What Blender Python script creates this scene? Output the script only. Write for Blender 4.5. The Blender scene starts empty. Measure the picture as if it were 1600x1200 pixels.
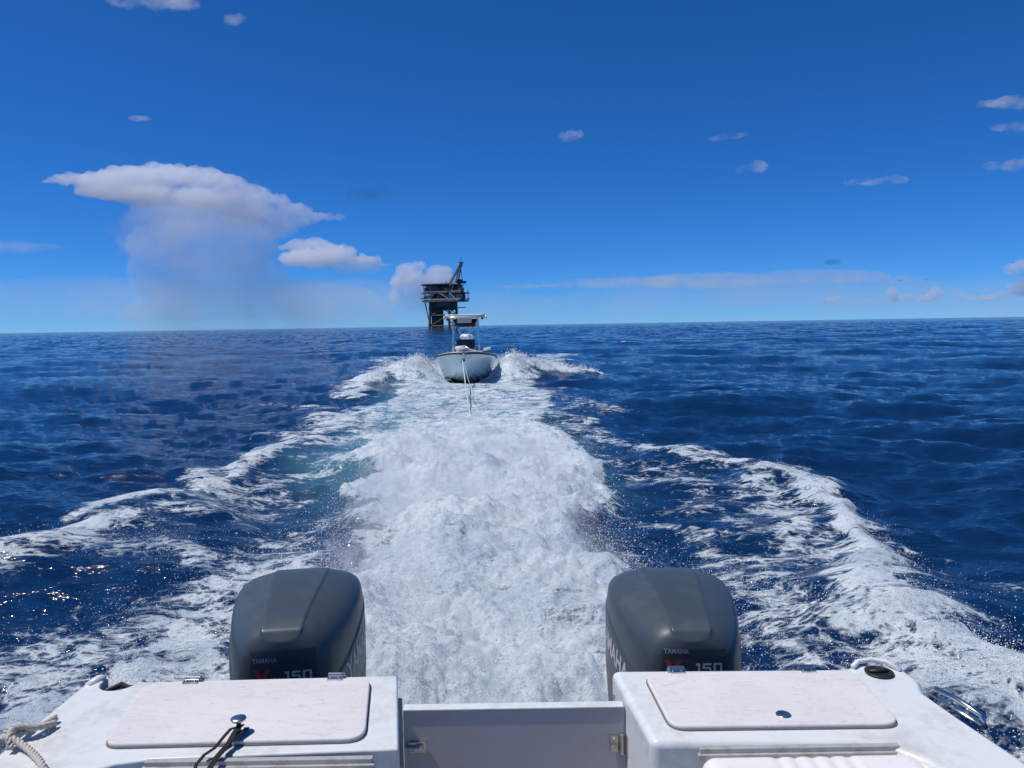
import bpy, bmesh, math, random
import numpy as np
from mathutils import Vector, Matrix
from mathutils.bvhtree import BVHTree
R = math.radians
random.seed(7); rng = np.random.default_rng(11)
S = bpy.context.scene
COL = S.collection

# ------------------------------------------------------------------ camera
EYE = Vector((0.0, 0.0, 2.2))
PITCH, ROLL = R(4.38), R(0.93)
fw = Vector((0, math.cos(PITCH), -math.sin(PITCH)))
up0 = Vector((0, math.sin(PITCH), math.cos(PITCH))); x0 = Vector((1, 0, 0))
rt = x0*math.cos(ROLL) - up0*math.sin(ROLL)
up = up0*math.cos(ROLL) + x0*math.sin(ROLL)
cd = bpy.data.cameras.new('camera'); cam = bpy.data.objects.new('camera', cd); COL.objects.link(cam)
m = Matrix((rt, up, -fw)).transposed().to_4x4(); m.translation = EYE; cam.matrix_world = m
cd.sensor_width = 36; cd.lens = 27.05; cd.clip_start = 0.05; cd.clip_end = 400000
S.camera = cam

# ------------------------------------------------------------------ sky and sun
SUN_EL, SUN_AZ = R(64), R(-97)          # azimuth from +Y (astern), towards +X
W = bpy.data.worlds.new('World'); S.world = W; W.use_nodes = True
nt = W.node_tree; nt.nodes.clear()
o = nt.nodes.new('ShaderNodeOutputWorld'); b = nt.nodes.new('ShaderNodeBackground')
sk = nt.nodes.new('ShaderNodeTexSky'); sk.sky_type = 'NISHITA'; sk.sun_disc = False
sk.sun_elevation = SUN_EL; sk.sun_rotation = SUN_AZ
sk.altitude = 3500; sk.air_density = 1.0; sk.dust_density = 0.0; sk.ozone_density = 10.0
hs = nt.nodes.new('ShaderNodeVectorMath'); hs.operation = 'MULTIPLY'; hs.inputs[1].default_value = (.19, .59, .93)   # white balance of the picture
se = nt.nodes.new('ShaderNodeSeparateColor'); cm = nt.nodes.new('ShaderNodeCombineColor'); pw = nt.nodes.new('ShaderNodeMath'); pw.operation = 'POWER'; pw.inputs[1].default_value = 1.35
nt.links.new(sk.outputs[0], se.inputs[0]); nt.links.new(se.outputs[0], pw.inputs[0]); nt.links.new(pw.outputs[0], cm.inputs[0]); nt.links.new(se.outputs[1], cm.inputs[1]); nt.links.new(se.outputs[2], cm.inputs[2])
nt.links.new(cm.outputs[0], hs.inputs[0]); nt.links.new(hs.outputs[0], b.inputs[0])
b.inputs[1].default_value = 0.12
nt.links.new(b.outputs[0], o.inputs[0])
sd = bpy.data.lights.new('sun', 'SUN'); sd.energy = 3.9; sd.angle = R(0.53); sd.color = (1, .96, .9)
sun = bpy.data.objects.new('sun', sd); COL.objects.link(sun)
sdir = Vector((math.sin(SUN_AZ)*math.cos(SUN_EL), math.cos(SUN_AZ)*math.cos(SUN_EL), math.sin(SUN_EL)))
sun.rotation_euler = (-sdir).to_track_quat('-Z', 'Y').to_euler(); sun.location = (0, 0, 60)
VS = S.view_settings; VS.view_transform = 'Standard'; VS.look = 'None'; VS.exposure = 0.0; VS.gamma = 1; VS.use_curve_mapping = False
S.render.engine = 'CYCLES'; S.cycles.use_denoising = True
S.cycles.max_bounces = 12; S.cycles.volume_bounces = 18; S.cycles.transparent_max_bounces = 24

# ------------------------------------------------------------------ helpers
def tag(o, label=None, cat=None, group=None, kind=None):
    if label: o['label'] = label
    if cat: o['category'] = cat
    if group: o['group'] = group
    if kind: o['kind'] = kind
    return o
def empty(name, loc=(0, 0, 0), rz=0.0):
    e = bpy.data.objects.new(name, None); COL.objects.link(e); e.location = loc; e.rotation_euler.z = rz
    e.empty_display_size = .1
    return e
def link_mesh(name, me, mat=None, parent=None, smooth=False):
    ob = bpy.data.objects.new(name, me); COL.objects.link(ob)
    if mat: me.materials.append(mat)
    if parent: ob.parent = parent
    if smooth: me.polygons.foreach_set('use_smooth', [True]*len(me.polygons))
    return ob
def np_mesh(name, co, faces):
    """co (n,3) float, faces (m,k) int, all the same k"""
    me = bpy.data.meshes.new(name); n = len(co); mcount, k = faces.shape
    me.vertices.add(n); me.vertices.foreach_set('co', np.ascontiguousarray(co, dtype=np.float32).ravel())
    me.loops.add(mcount*k); me.loops.foreach_set('vertex_index', np.ascontiguousarray(faces, dtype=np.int32).ravel())
    me.polygons.add(mcount); me.polygons.foreach_set('loop_start', np.arange(mcount, dtype=np.int32)*k)
    me.polygons.foreach_set('loop_total', np.full(mcount, k, dtype=np.int32))
    me.update(); return me
class NT:
    """small node-tree helper"""
    def __init__(s, name, disp=False):
        s.m = bpy.data.materials.new(name); s.m.use_nodes = True; s.t = s.m.node_tree; s.t.nodes.clear()
        s.out = s.n('ShaderNodeOutputMaterial')
    def n(s, typ, **kw):
        nd = s.t.nodes.new(typ)
        for k, v in kw.items():
            if hasattr(nd, k): setattr(nd, k, v)
            else: nd.inputs[k.replace('_', ' ')].default_value = v
        return nd
    def l(s, a, b): s.t.links.new(a, b)
    def put(s, v, sock):
        if hasattr(v, 'is_linked'): s.l(v, sock)
        else: sock.default_value = v
    def math(s, op, a, b=0.0, c=None, clamp=False):
        nd = s.n('ShaderNodeMath', operation=op); nd.use_clamp = clamp
        s.put(a, nd.inputs[0]); s.put(b, nd.inputs[1])
        if c is not None: s.put(c, nd.inputs[2])
        return nd.outputs[0]
    def mix(s, f, a, b):
        nd = s.n('ShaderNodeMix', data_type='RGBA'); s.put(f, nd.inputs[0]); s.put(a, nd.inputs[6]); s.put(b, nd.inputs[7]); return nd.outputs[2]
    def noise(s, vec, scale, detail=4, rough=.55, dist=0.0, dims='3D'):
        nd = s.n('ShaderNodeTexNoise', noise_dimensions=dims); nd.inputs['Scale'].default_value = scale
        nd.inputs['Detail'].default_value = detail; nd.inputs['Roughness'].default_value = rough; nd.inputs['Distortion'].default_value = dist
        if vec is not None: s.l(vec, nd.inputs['Vector'])
        return nd
    def ramp(s, fac, stops, interp='LINEAR'):
        nd = s.n('ShaderNodeValToRGB'); cr = nd.color_ramp; cr.interpolation = interp
        while len(cr.elements) < len(stops): cr.elements.new(.5)
        for e, (p, c) in zip(cr.elements, stops):
            e.position = p; e.color = c if len(c) == 4 else (*c, 1)
        s.put(fac, nd.inputs[0]); return nd.outputs[0]
    def sstep(s, v, lo, hi):
        nd = s.n('ShaderNodeMapRange', interpolation_type='SMOOTHSTEP'); s.put(v, nd.inputs[0]); s.put(lo, nd.inputs[1]); s.put(hi, nd.inputs[2]); return nd.outputs[0]
def g4(v): return (v, v, v, 1)

# ------------------------------------------------------------------ the sea
def fft_patch(L, N, kmin, kmax, hs, wdir, spread=4, seed=1, peak=None):
    """tileable patch of wind sea: height and sideways (choppy) shifts, band limited"""
    r = np.random.default_rng(seed)
    k1 = np.fft.fftfreq(N, d=L/N)*2*np.pi
    kx, ky = np.meshgrid(k1, k1, indexing='ij'); k = np.hypot(kx, ky); k[0, 0] = 1e-6
    lp = peak or L/3; kp = 2*np.pi/lp
    c = (kx*math.cos(wdir) + ky*math.sin(wdir))/k
    D = np.where(c > 0, 1.0, .25)*np.abs(c)**spread + .07
    P = k**-3.6*np.exp(-1.1*(kp/k)**2)*D
    P[(k < kmin) | (k > kmax)] = 0
    h = np.sqrt(P)*(r.normal(size=(N, N)) + 1j*r.normal(size=(N, N)))
    z = np.fft.ifft2(h).real; sc = hs/4/z.std()
    dx = np.fft.ifft2(-1j*kx/k*h).real*sc; dy = np.fft.ifft2(-1j*ky/k*h).real*sc
    return L, N, z*sc, dx, dy
def sample(p, x, y):
    L, N, *fs = p
    u = np.mod(x/L, 1)*N; v = np.mod(y/L, 1)*N
    i = np.floor(u).astype(int); j = np.floor(v).astype(int); a = u-i; b_ = v-j
    i %= N; j %= N; i2 = (i+1) % N; j2 = (j+1) % N
    return [f[i, j]*(1-a)*(1-b_) + f[i2, j]*a*(1-b_) + f[i, j2]*(1-a)*b_ + f[i2, j2]*a*b_ for f in fs]
WD = R(-115)
PA = fft_patch(113.0, 512, 2*np.pi/60, 2*np.pi/5.0, .42, WD, 3, 3, 17)
PB = fft_patch(27.0, 512, 2*np.pi/5.0, 2*np.pi/.22, .20, WD+.25, 2, 5, 4.0)
PC = fft_patch(9.0, 512, 2*np.pi/3.0, 2*np.pi/.04, .17, 0, 0, 8, .45)      # isotropic, for churned water

# polar grid: rows get wider with distance
rows = [2.2]
while rows[-1] < 2600:
    r_ = rows[-1]
    if r_ < 40: d = max(.012, r_*r_/1650)
    elif r_ < 200: d = .95 + (r_-40)/160*.6
    elif r_ < 700: d = 1.55 + (r_-200)/500*4
    else: d = 5.5*(r_/700)**2.2
    rows.append(r_+d)
while rows[-1] < 150000: rows.append(rows[-1]*1.25)
rows = np.array(rows); TH = np.linspace(R(-46), R(46), 900)
rr, tt = np.meshgrid(rows, TH, indexing='ij')
drr = np.gradient(rows)[:, None]*np.ones_like(rr)

def smooth01(v, a, b_):
    t = np.clip((v-a)/(b_-a), 0, 1); return t*t*(3-2*t)
def vnoise(x, y, s, seed=0, octs=3, gain=.5):
    """value noise, about -1..1"""
    r = np.random.default_rng(seed); T = r.uniform(-1, 1, (256, 256)); out = 0; a = 1.0; tot = 0
    for q in range(octs):
        u = x*s + 17.3*q; v = y*s + 9.1*q
        i = np.floor(u).astype(int); j = np.floor(v).astype(int); fu = u-i; fv = v-j
        fu = fu*fu*(3-2*fu); fv = fv*fv*(3-2*fv)
        g = lambda p, w: T[p % 256, w % 256]
        out = out + a*(g(i, j)*(1-fu)*(1-fv) + g(i+1, j)*fu*(1-fv) + g(i, j+1)*(1-fu)*fv + g(i+1, j+1)*fu*fv)
        tot += a; a *= gain; s *= 2
    return out/tot*1.6
def stroke(x, y, pts, hw, seed=0, wob=.0):
    """soft band round a polyline: 1 on the line, 0 at about 2 hw; also signed side"""
    best = np.full(x.shape, 1e9)
    P = np.array(pts)
    xw = x + wob*vnoise(x, y, 1.1, seed, 3); yw = y + wob*1.3*vnoise(x, y, 1.1, seed+50, 3)
    for (ax, ay), (bx, by) in zip(P[:-1], P[1:]):
        dx, dy = bx-ax, by-ay; t = np.clip(((xw-ax)*dx + (yw-ay)*dy)/(dx*dx+dy*dy), 0, 1)
        best = np.minimum(best, np.hypot(xw-ax-t*dx, yw-ay-t*dy))
    return np.exp(-(best/hw)**2*.9)
STROKES = [  # points, half width, foam, wobble, crest height
    ([(-3.1, 3.4), (-2.78, 4.19), (-2.66, 5.13), (-2.36, 5.82)], .8, .86, .25, .06),
    ([(-2.2, 3.0), (-1.9, 4.0), (-1.7, 5.2), (-1.5, 6.4)], .6, .66, .3, .05),
    ([(-4.81, 7.04), (-4.5, 7.42), (-3.89, 7.6), (-3.02, 7.34), (-2.14, 6.72)], .42, .80, .3, .10),
    ([(-6.6, 6.6), (-5.4, 7.36), (-5.08, 7.45), (-4.7, 7.88), (-4.48, 8.78)], .36, .92, .3, .17),
    ([(-4.79, 9.1), (-4.46, 9.75), (-4.16, 10.93), (-3.97, 13.05)], .42, .86, .4, .15),
    ([(-4.45, 11.18), (-4.28, 14.12), (-4.15, 18.5), (-3.44, 21.5)], .48, .86, .45, .14),
    ([(-4.03, 8.61), (-3.48, 10.24), (-2.9, 12.63)], .8, .64, .4, 0),
    ([(-3.4, 14.5), (-3.1, 17.0), (-2.9, 21.0)], .7, .78, .4, .05),
    ([(-2.75, 7.12), (-2.39, 7.98), (-2.02, 9.07)], .5, .62, .3, .03),
    ([(-7.36, 23.78), (-5.27, 22.47), (-3.44, 20.48)], .55, .60, .6, .06),
    ([(1.89, 14.24), (2.94, 12.58), (4.07, 11.3)], .42, .78, .35, .08),
    ([(3.95, 11.1), (3.77, 9.16), (3.72, 7.62), (3.32, 6.45), (2.95, 5.72), (2.81, 5.02), (2.84, 4.16), (2.9, 3.4)], .34, 1.0, .3, .20),
    ([(3.4, 10.8), (3.3, 9.2), (3.2, 7.6), (2.85, 6.3), (2.5, 5.4), (2.45, 4.3)], .5, .76, .3, .08),
    ([(1.94, 11.64), (2.6, 9.77), (2.7, 7.91), (2.5, 6.48), (2.3, 5.61), (2.2, 4.3)], .75, .62, .4, 0),
    ([(1.5, 6.6), (1.78, 6.05), (2.0, 5.27), (2.33, 4.57), (2.4, 3.4)], .5, .70, .3, .05),
    ([(1.69, 8.82), (1.88, 7.5), (2.37, 7.05)], .35, .6, .3, .03),
    ([(2.75, 5.4), (2.75, 4.4), (2.8, 3.6), (2.9, 2.9)], .6, .95, .3, .06), ([(2.2, 3.8), (2.3, 3.2)], .5, .8, .3, .03),
    ([(3.5, 6.36), (3.95, 6.1), (4.3, 5.9)], .22, .60, .3, 0),
    ([(3.9, 7.6), (4.2, 7.3)], .16, .60, .2, 0),
    ([(1.55, 23.3), (2.4, 19.58)], .6, .60, .5, .05), ([(1.2, 19.0), (1.42, 17.14), (1.68, 13.51)], .5, .66, .4, .05),
    ([(-2.4, 29.6), (-3.2, 29.9), (-4.3, 29.5), (-5.6, 28.2), (-5.2, 25)], .7, .95, .6, .10),
    ([(-1.2, 29.6), (-.2, 30.4), (1.2, 31.6), (3.2, 33.2)], .75, 1.0, .6, .10),
    ([(-6, 36), (-7.2, 44), (-9, 56)], 1.0, .74, 1.0, .15), ([(.8, 36), (2.0, 44), (3.8, 58)], 1.1, .78, 1.0, .15),
    ([(16.2, 136), (18.2, 136)], .8, .85, .5, .2), ([(11.7, 83), (12.8, 83.2)], .5, .85, .5, .15), ([(8.9, 91), (9.8, 91.3)], .5, .85, .4, .15),
    ([(3.9, 41), (5.6, 42)], .45, .9, .4, .15), ([(27, 210), (30, 211)], .9, .8, .6, .2)]
def wake(x, y):
    s = x + .06*y                                   # across the wake
    near = (y > 1) & (y < 240) & (np.abs(x) < 34)
    foam = np.zeros_like(x); z = np.zeros_like(x); aer = np.zeros_like(x); froth = np.zeros_like(x)
    xn, yn = x[near], y[near]; sn = s[near]
    f = np.zeros_like(xn); h = np.zeros_like(xn)
    for q, (pts, hw, a, wob, ch) in enumerate(STROKES):
        g = stroke(xn, yn, pts, hw, q*3+1, wob)
        f = np.maximum(f, a*g**.8); h += ch*.65*g
    # sparse lace between the arms
    inner = smooth01(sn, -4.3, -3.6)*(1-smooth01(sn, 3.6, 4.4))*(1-smooth01(yn, 22, 34))
    f = np.maximum(f, inner*(.34 + .2*vnoise(xn, yn, .55, 77, 3)))
    # propeller wash: white core, ragged edges
    e = vnoise(xn, yn, 1.0, 91, 4)*.42 + vnoise(xn, yn, .3, 92, 2)*.25
    hwid = 1.20 + .066*np.clip(yn-5, 0, 30)
    core = 1 - smooth01(np.abs(sn) + e, hwid-.38, hwid+.28)
    core *= 1 - smooth01(yn, 40, 70)
    fade = 1 - .28*smooth01(yn, 13, 20)
    patch = .12*vnoise(xn, yn, .9, 95, 4)*smooth01(yn, 11, 17)
    f = np.maximum(f, core*(1.12*fade + patch))
    a = (1 - smooth01(np.abs(sn+.35) + .8*e, 1.0, 2.5 + .03*yn))*smooth01(yn, 7, 15)*(1 - smooth01(yn, 30, 50))*.62
    rough = core*(1 - smooth01(yn, 9, 24)*.80)
    lump = vnoise(xn, yn, .8, 33, 2)
    h += core*(1-smooth01(yn, 12, 20))*smooth01(yn, 3, 4.5)*.15*vnoise(xn*1.2, yn*.8, 1.3, 41, 4)
    h += core*(.20*np.exp(-((yn-6.0)/6.5)**2)*(1 + .5*lump) + .06)*smooth01(yn, 2.6, 4.5) - .10*np.exp(-((np.abs(sn)-hwid-.7)/.5)**2)*np.exp(-((yn-8)/6)**2)
    h -= .25*np.exp(-((yn-2.2)/1.6)**2)*(np.abs(sn) < 3)
    # white water thrown off the towed boat
    for (cx, cy, rx, ry, hh) in ((-3.6, 30.4, .7, .9, .80), (-4.6, 30.0, .8, .8, .55), (-5.6, 29.4, .8, .7, .3), (-.1, 30.6, .65, .9, .85), (.8, 31.4, .8, .9, .62), (1.9, 32.2, .9, .8, .42), (3.1, 33.0, .9, .7, .22)):
        g = np.exp(-((xn-cx)/rx)**2 - ((yn-cy)/ry)**2); h += hh*g; f = np.maximum(f, np.clip(g*2.2, 0, 1.05)); rough = np.maximum(rough, np.clip(g*1.2, 0, .8))
    # hollow under its hull
    hull = np.exp(-((xn+1.85)/.9)**2)*smooth01(yn, 28.6, 29.6)*(1-smooth01(yn, 36, 38)); h -= .28*hull
    foam[near] = f; z[near] = h; aer[near] = np.clip(a, 0, 1)
    froth[near] = np.maximum(rough*.50, np.clip(f-.45, 0, .5)*.20)
    calm = 1 - .55*np.clip(foam, 0, 1)*(y < 60)
    bt = 1 - smooth01(y, 2.6, 5.0)*1.0
    calm = calm*(1 - .8*bt*(np.abs(x) < 3))
    return z, foam, aer, froth, calm
def sea_surface(x, y, dr):
    """real position, foam amount, aeration, froth at plan points"""
    wz, foam, aer, froth, calm = wake(x, y)
    fa = np.clip(1.6 - dr/9, 0, 1); fb = np.clip(1.5 - dr/1.2, 0, 1)
    az, ax, ay = sample(PA, x, y); bz, bx, by = sample(PB, x, y); cz, cx, cy = sample(PC, x, y)
    X = x + (ax*fa*.9 + bx*fb*.9)*calm + cx*froth*.35
    Y = y + (ay*fa*.9 + by*fb*.9)*calm + cy*froth*.35
    Z = (az*fa + bz*fb)*calm + wz + cz*froth
    return X, Y, Z, foam, aer
gx, gy = rr*np.sin(tt), rr*np.cos(tt)
X, Y, Z, FO, AE = sea_surface(gx, gy, drr)
nr, nc = rr.shape
idx = np.arange(nr*nc).reshape(nr, nc)
F1 = np.stack([idx[:-1, :-1], idx[:-1, 1:], idx[1:, 1:], idx[1:, :-1]], -1).reshape(-1, 4)
co1 = np.stack([X, Y, Z], -1).reshape(-1, 3)
# the rest of the round, out of the picture, coarser
r2 = np.geomspace(2.2, 150000, 70); t2 = np.linspace(R(46), R(314), 140)
ra, ta = np.meshgrid(r2, t2, indexing='ij')
z2 = np.where(ra < 6, -.35, sample(PA, ra*np.sin(ta), ra*np.cos(ta))[0]*np.clip(1.3-ra/90, 0, 1))
z2[:, 0] = 0; z2[:, -1] = 0
co2 = np.stack([ra*np.sin(ta), ra*np.cos(ta), z2], -1).reshape(-1, 3)
id2 = np.arange(ra.size).reshape(ra.shape) + nr*nc
F2 = np.stack([id2[:-1, :-1], id2[:-1, 1:], id2[1:, 1:], id2[1:, :-1]], -1).reshape(-1, 4)
# and the disc under the boat
cidx = nr*nc + ra.size
co3 = np.array([[0, 0, -.6]])
me = np_mesh('sea', np.vstack([co1, co2, co3]), np.vstack([F1[:, ::-1], F2[:, ::-1]]))
for nm, arr in (('foam', FO), ('aer', AE)):
    at = me.attributes.new(nm, 'FLOAT', 'POINT')
    full = np.zeros(len(co1)+len(co2)+1, np.float32); full[:len(co1)] = arr.ravel(); at.data.foreach_set('value', full)

def sea_material():
    k = NT('sea_water'); geo = k.n('ShaderNodeNewGeometry'); P = geo.outputs['Position']
    foam = k.n('ShaderNodeAttribute', attribute_name='foam').outputs['Fac']
    aer = k.n('ShaderNodeAttribute', attribute_name='aer').outputs['Fac']
    # ripples
    mp = k.n('ShaderNodeMapping'); mp.inputs['Scale'].default_value = (.6, 1.35, 1); mp.inputs['Rotation'].default_value = (0, 0, .3); k.l(P, mp.inputs[0])
    n1 = k.noise(mp.outputs[0], 1.1, 6, .6, .3); n2 = k.noise(mp.outputs[0], 7.0, 4, .6, .4)
    hgt = k.math('ADD', k.math('MULTIPLY', n1.outputs[0], .11), k.math('MULTIPLY', n2.outputs[0], .03))
    bw = k.n('ShaderNodeBump', Strength=.9, Distance=1.0); k.l(hgt, bw.inputs['Height'])
    # unresolved chop far out: short steep wavelets the mesh no longer carries
    sx = k.n('ShaderNodeSeparateXYZ'); k.l(P, sx.inputs[0]); rad = k.math('SQRT', k.math('ADD', k.math('MULTIPLY', sx.outputs[0], sx.outputs[0]), k.math('MULTIPLY', sx.outputs[1], sx.outputs[1])))
    nv = k.noise(P, .9, 3, .6); sb = k.n('ShaderNodeVectorMath', operation='SUBTRACT'); k.l(nv.outputs['Color'], sb.inputs[0]); sb.inputs[1].default_value = (.5, .5, .5)
    sc_ = k.n('ShaderNodeVectorMath', operation='MULTIPLY'); k.l(sb.outputs[0], sc_.inputs[0]); sc_.inputs[1].default_value = (1.0, 1.7, 0)
    sw = k.n('ShaderNodeVectorMath', operation='SCALE'); k.l(sc_.outputs[0], sw.inputs[0]); k.l(k.math('MULTIPLY', k.sstep(rad, 25.0, 200.0), 1.15), sw.inputs['Scale'])
    ad = k.n('ShaderNodeVectorMath', operation='ADD'); k.l(bw.outputs[0], ad.inputs[0]); k.l(sw.outputs[0], ad.inputs[1]); nrm_ = k.n('ShaderNodeVectorMath', operation='NORMALIZE'); k.l(ad.outputs[0], nrm_.inputs[0])
    # foam pattern: lacy at low amounts, solid at high
    w = k.noise(P, 1.7, 3, .5); wv = k.n('ShaderNodeVectorMath', operation='MULTIPLY_ADD')
    mp2 = k.n('ShaderNodeMapping'); mp2.inputs['Scale'].default_value = (.8, 1.25, 1); k.l(P, mp2.inputs[0])
    k.l(w.outputs['Color'], wv.inputs[0]); wv.inputs[1].default_value = (.5, .5, .5); k.l(mp2.outputs[0], wv.inputs[2])
    fb = k.noise(wv.outputs[0], 3.4, 9, .68).outputs[0]
    vo = k.n('ShaderNodeTexVoronoi', feature='DISTANCE_TO_EDGE'); vo.inputs['Scale'].default_value = 8.0; k.l(wv.outputs[0], vo.inputs['Vector'])
    vo2 = k.n('ShaderNodeTexVoronoi', feature='DISTANCE_TO_EDGE'); vo2.inputs['Scale'].default_value = 21.0; k.l(wv.outputs[0], vo2.inputs['Vector'])
    lace = k.math('SUBTRACT', 1.0, k.math('MULTIPLY', vo.outputs[0], 3.2), clamp=True)
    lace2 = k.math('SUBTRACT', 1.0, k.math('MULTIPLY', vo2.outputs[0], 3.0), clamp=True)
    pat = k.math('ADD', k.math('MULTIPLY', k.sstep(fb, .28, .72), .62), k.math('ADD', k.math('MULTIPLY', lace, .22), k.math('MULTIPLY', lace2, .16)))
    th = k.math('MULTIPLY_ADD', foam, -.92, 1.15)
    cov = k.sstep(pat, k.math('SUBTRACT', th, .13), k.math('ADD', th, .19))
    cov = k.math('MULTIPLY', cov, k.sstep(foam, .02, .12))
    col = k.mix(aer, (.0035, .022, .072, 1), (.15, .40, .47, 1))
    wat = k.n('ShaderNodeBsdfPrincipled', Roughness=.07, IOR=1.333); k.l(col, wat.inputs['Base Color']); k.l(nrm_.outputs[0], wat.inputs['Normal'])
    fm = k.n('ShaderNodeBsdfPrincipled', Roughness=.55, IOR=1.33); fm.inputs['Specular IOR Level'].default_value = .3
    fn = k.math('ADD', k.math('MULTIPLY', k.noise(P, 1.3, 6, .65).outputs[0], .6), k.math('MULTIPLY', k.noise(P, 14, 5, .7).outputs[0], .4))
    fcol = k.ramp(fn, [(.30, (.30, .40, .50)), (.44, (.50, .59, .66)), (.55, (.70, .76, .80)), (.70, (.90, .91, .915))]); sp_ = k.math('MULTIPLY', k.sstep(k.noise(P, 30, 4, .7, .5).outputs[0], .57, .68), .55)
    fcol = k.mix(sp_, fcol, (.17, .28, .40, 1)); k.l(fcol, fm.inputs['Base Color'])
    n3 = k.noise(P, 13, 7, .72, .6); n4 = k.noise(P, 70, 3, .7)
    fh = k.math('ADD', k.math('MULTIPLY', cov, .03), k.math('ADD', k.math('MULTIPLY', n3.outputs[0], .05), k.math('MULTIPLY', n4.outputs[0], .016)))
    bf = k.n('ShaderNodeBump', Strength=.85, Distance=1.0); k.l(fh, bf.inputs['Height']); k.l(bf.outputs[0], fm.inputs['Normal'])
    mx = k.n('ShaderNodeMixShader'); k.l(cov, mx.inputs[0]); k.l(wat.outputs[0], mx.inputs[1]); k.l(fm.outputs[0], mx.inputs[2])
    k.l(mx.outputs[0], k.out.inputs['Surface']); return k.m
sea = link_mesh('sea', me, sea_material(), smooth=True); tag(sea, kind='structure')
sea['label'] = 'deep blue choppy open sea with white foam wake'

# ------------------------------------------------------------------ clouds (real size, tens of kilometres off)
from mathutils import noise as mnoise
def cloud_material(name, sigma, zlo, zhi, floor, nscale, nlo, nhi, col=(.998, .998, .998), aniso=.1):
    """sigma: extinction per metre at full density; density falls from zhi down to zlo (metres)"""
    k = NT(name); geo = k.n('ShaderNodeNewGeometry'); P = geo.outputs['Position']
    sp = k.n('ShaderNodeSeparateXYZ'); k.l(P, sp.inputs[0])
    n = k.noise(P, nscale, 4, .6).outputs[0]
    zz = k.math('ADD', sp.outputs[2], k.math('MULTIPLY', k.math('SUBTRACT', n, .5), (zhi-zlo)*.8))
    zf = k.math('ADD', k.math('MULTIPLY', k.math('POWER', k.sstep(zz, zlo, zhi), 2.0), 1-floor), floor)
    d = k.math('MULTIPLY', k.math('MULTIPLY', zf, k.sstep(n, nlo, nhi)), sigma)
    v = k.n('ShaderNodeVolumePrincipled'); v.inputs['Color'].default_value = (*col, 1); v.inputs['Anisotropy'].default_value = aniso
    k.l(d, v.inputs['Density']); k.l(v.outputs[0], k.out.inputs['Volume']); return k.m
def cloud(name, label, D, blobs, mat, disp=.25, vox=2.5, depth=1.0, freq=.03, group=None):
    """blobs: (azimuth unit, height unit, half width, half height) in thousandths of the distance; D distance in metres"""
    bm = bmesh.new()
    for i, (u, h, rx, rz) in enumerate(blobs):
        rr_ = Matrix.Diagonal((rx, max(rz, rx*.55)*depth, rz, 1))
        off = random.uniform(-.2, .2)*rx
        bmesh.ops.create_icosphere(bm, subdivisions=3, radius=1.0, matrix=Matrix.Translation((u, off, h)) @ rr_)
    me = bpy.data.meshes.new('tmp'); bm.to_mesh(me); bm.free()
    ob = bpy.data.objects.new('tmp', me); COL.objects.link(ob)
    md = ob.modifiers.new('r', 'REMESH'); md.mode = 'VOXEL'; md.voxel_size = vox
    dg = bpy.context.evaluated_depsgraph_get(); me2 = bpy.data.meshes.new_from_object(ob.evaluated_get(dg))
    bpy.data.objects.remove(ob); bpy.data.meshes.remove(me)
    c0 = Vector((sum(b_[0] for b_ in blobs)/len(blobs), 0, 0)); k = D/1000
    nrm = [v.normal.copy() for v in me2.vertices]; cos = []
    for v, nn in zip(me2.vertices, nrm):
        p = v.co.copy()
        t = mnoise.turbulence(p*freq, 5, True, noise_basis='PERLIN_NEW', amplitude_scale=.55, frequency_scale=2.1)
        q = (p + nn*(t-.55)*disp - c0)*k; cos += q[:]
    me2.vertices.foreach_set('co', cos); me2.update()
    o_ = link_mesh(name, me2, mat); o_.location = Vector((c0.x*k, D, 0))
    tag(o_, label, 'cloud', group); return o_
def hp(px, py):
    """bearing and height (per thousand of the distance) of a cloud measured on the photograph"""
    v = (600 - py - .01625*(px-800))/1202; w = math.cos(PITCH) + v*math.sin(PITCH)
    return (px-800)/1.202/w, 1000*(v*math.cos(PITCH) - math.sin(PITCH))/w
def bl(lst): return [(*hp(a, b_), c/1.202, d/1.202) for a, b_, c, d in lst]
K = 50000
storm = empty('storm_cloud', (0, K, 0)); tag(storm, 'huge storm cloud with flat white anvil top above the left horizon', 'cloud')
anv = cloud('anvil', None, K, bl([
    (88, 284, 24, 3), (125, 281, 42, 8), (170, 279, 50, 13), (215, 276, 55, 16), (265, 273, 55, 17), (310, 276, 50, 17), (350, 287, 45, 16), (385, 301, 42, 15), (420, 316, 42, 14), (455, 329, 40, 11), (490, 338, 36, 8), (522, 341, 22, 4), (460, 345, 45, 12),
    (190, 296, 75, 15), (240, 306, 60, 18), (330, 310, 70, 18), (400, 336, 60, 16)]),
    cloud_material('anvil_cloud', .0010, 4800, 8600, .12, .00030, .18, .5), disp=7, vox=2.2, freq=.06, depth=.8)
bod = cloud('cloud_body', None, K, bl([(290, 318, 90, 22), (360, 330, 75, 20), (300, 345, 105, 34), (400, 356, 70, 20), (330, 385, 118, 50), (330, 440, 125, 55), (340, 500, 150, 55), (198, 360, 30, 11), (228, 380, 38, 28), (250, 425, 45, 45), (470, 490, 150, 55)]),
    cloud_material('cloud_body', .00024, -6000, 8600, .08, .00025, .05, .6, col=(.97, .985, .998)), disp=8, vox=2.5, freq=.05)
for q_ in (anv, bod):
    q_.parent = storm; q_.location.y = 0
    for key in ('label', 'category'):
        if key in q_: del q_[key]
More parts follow.
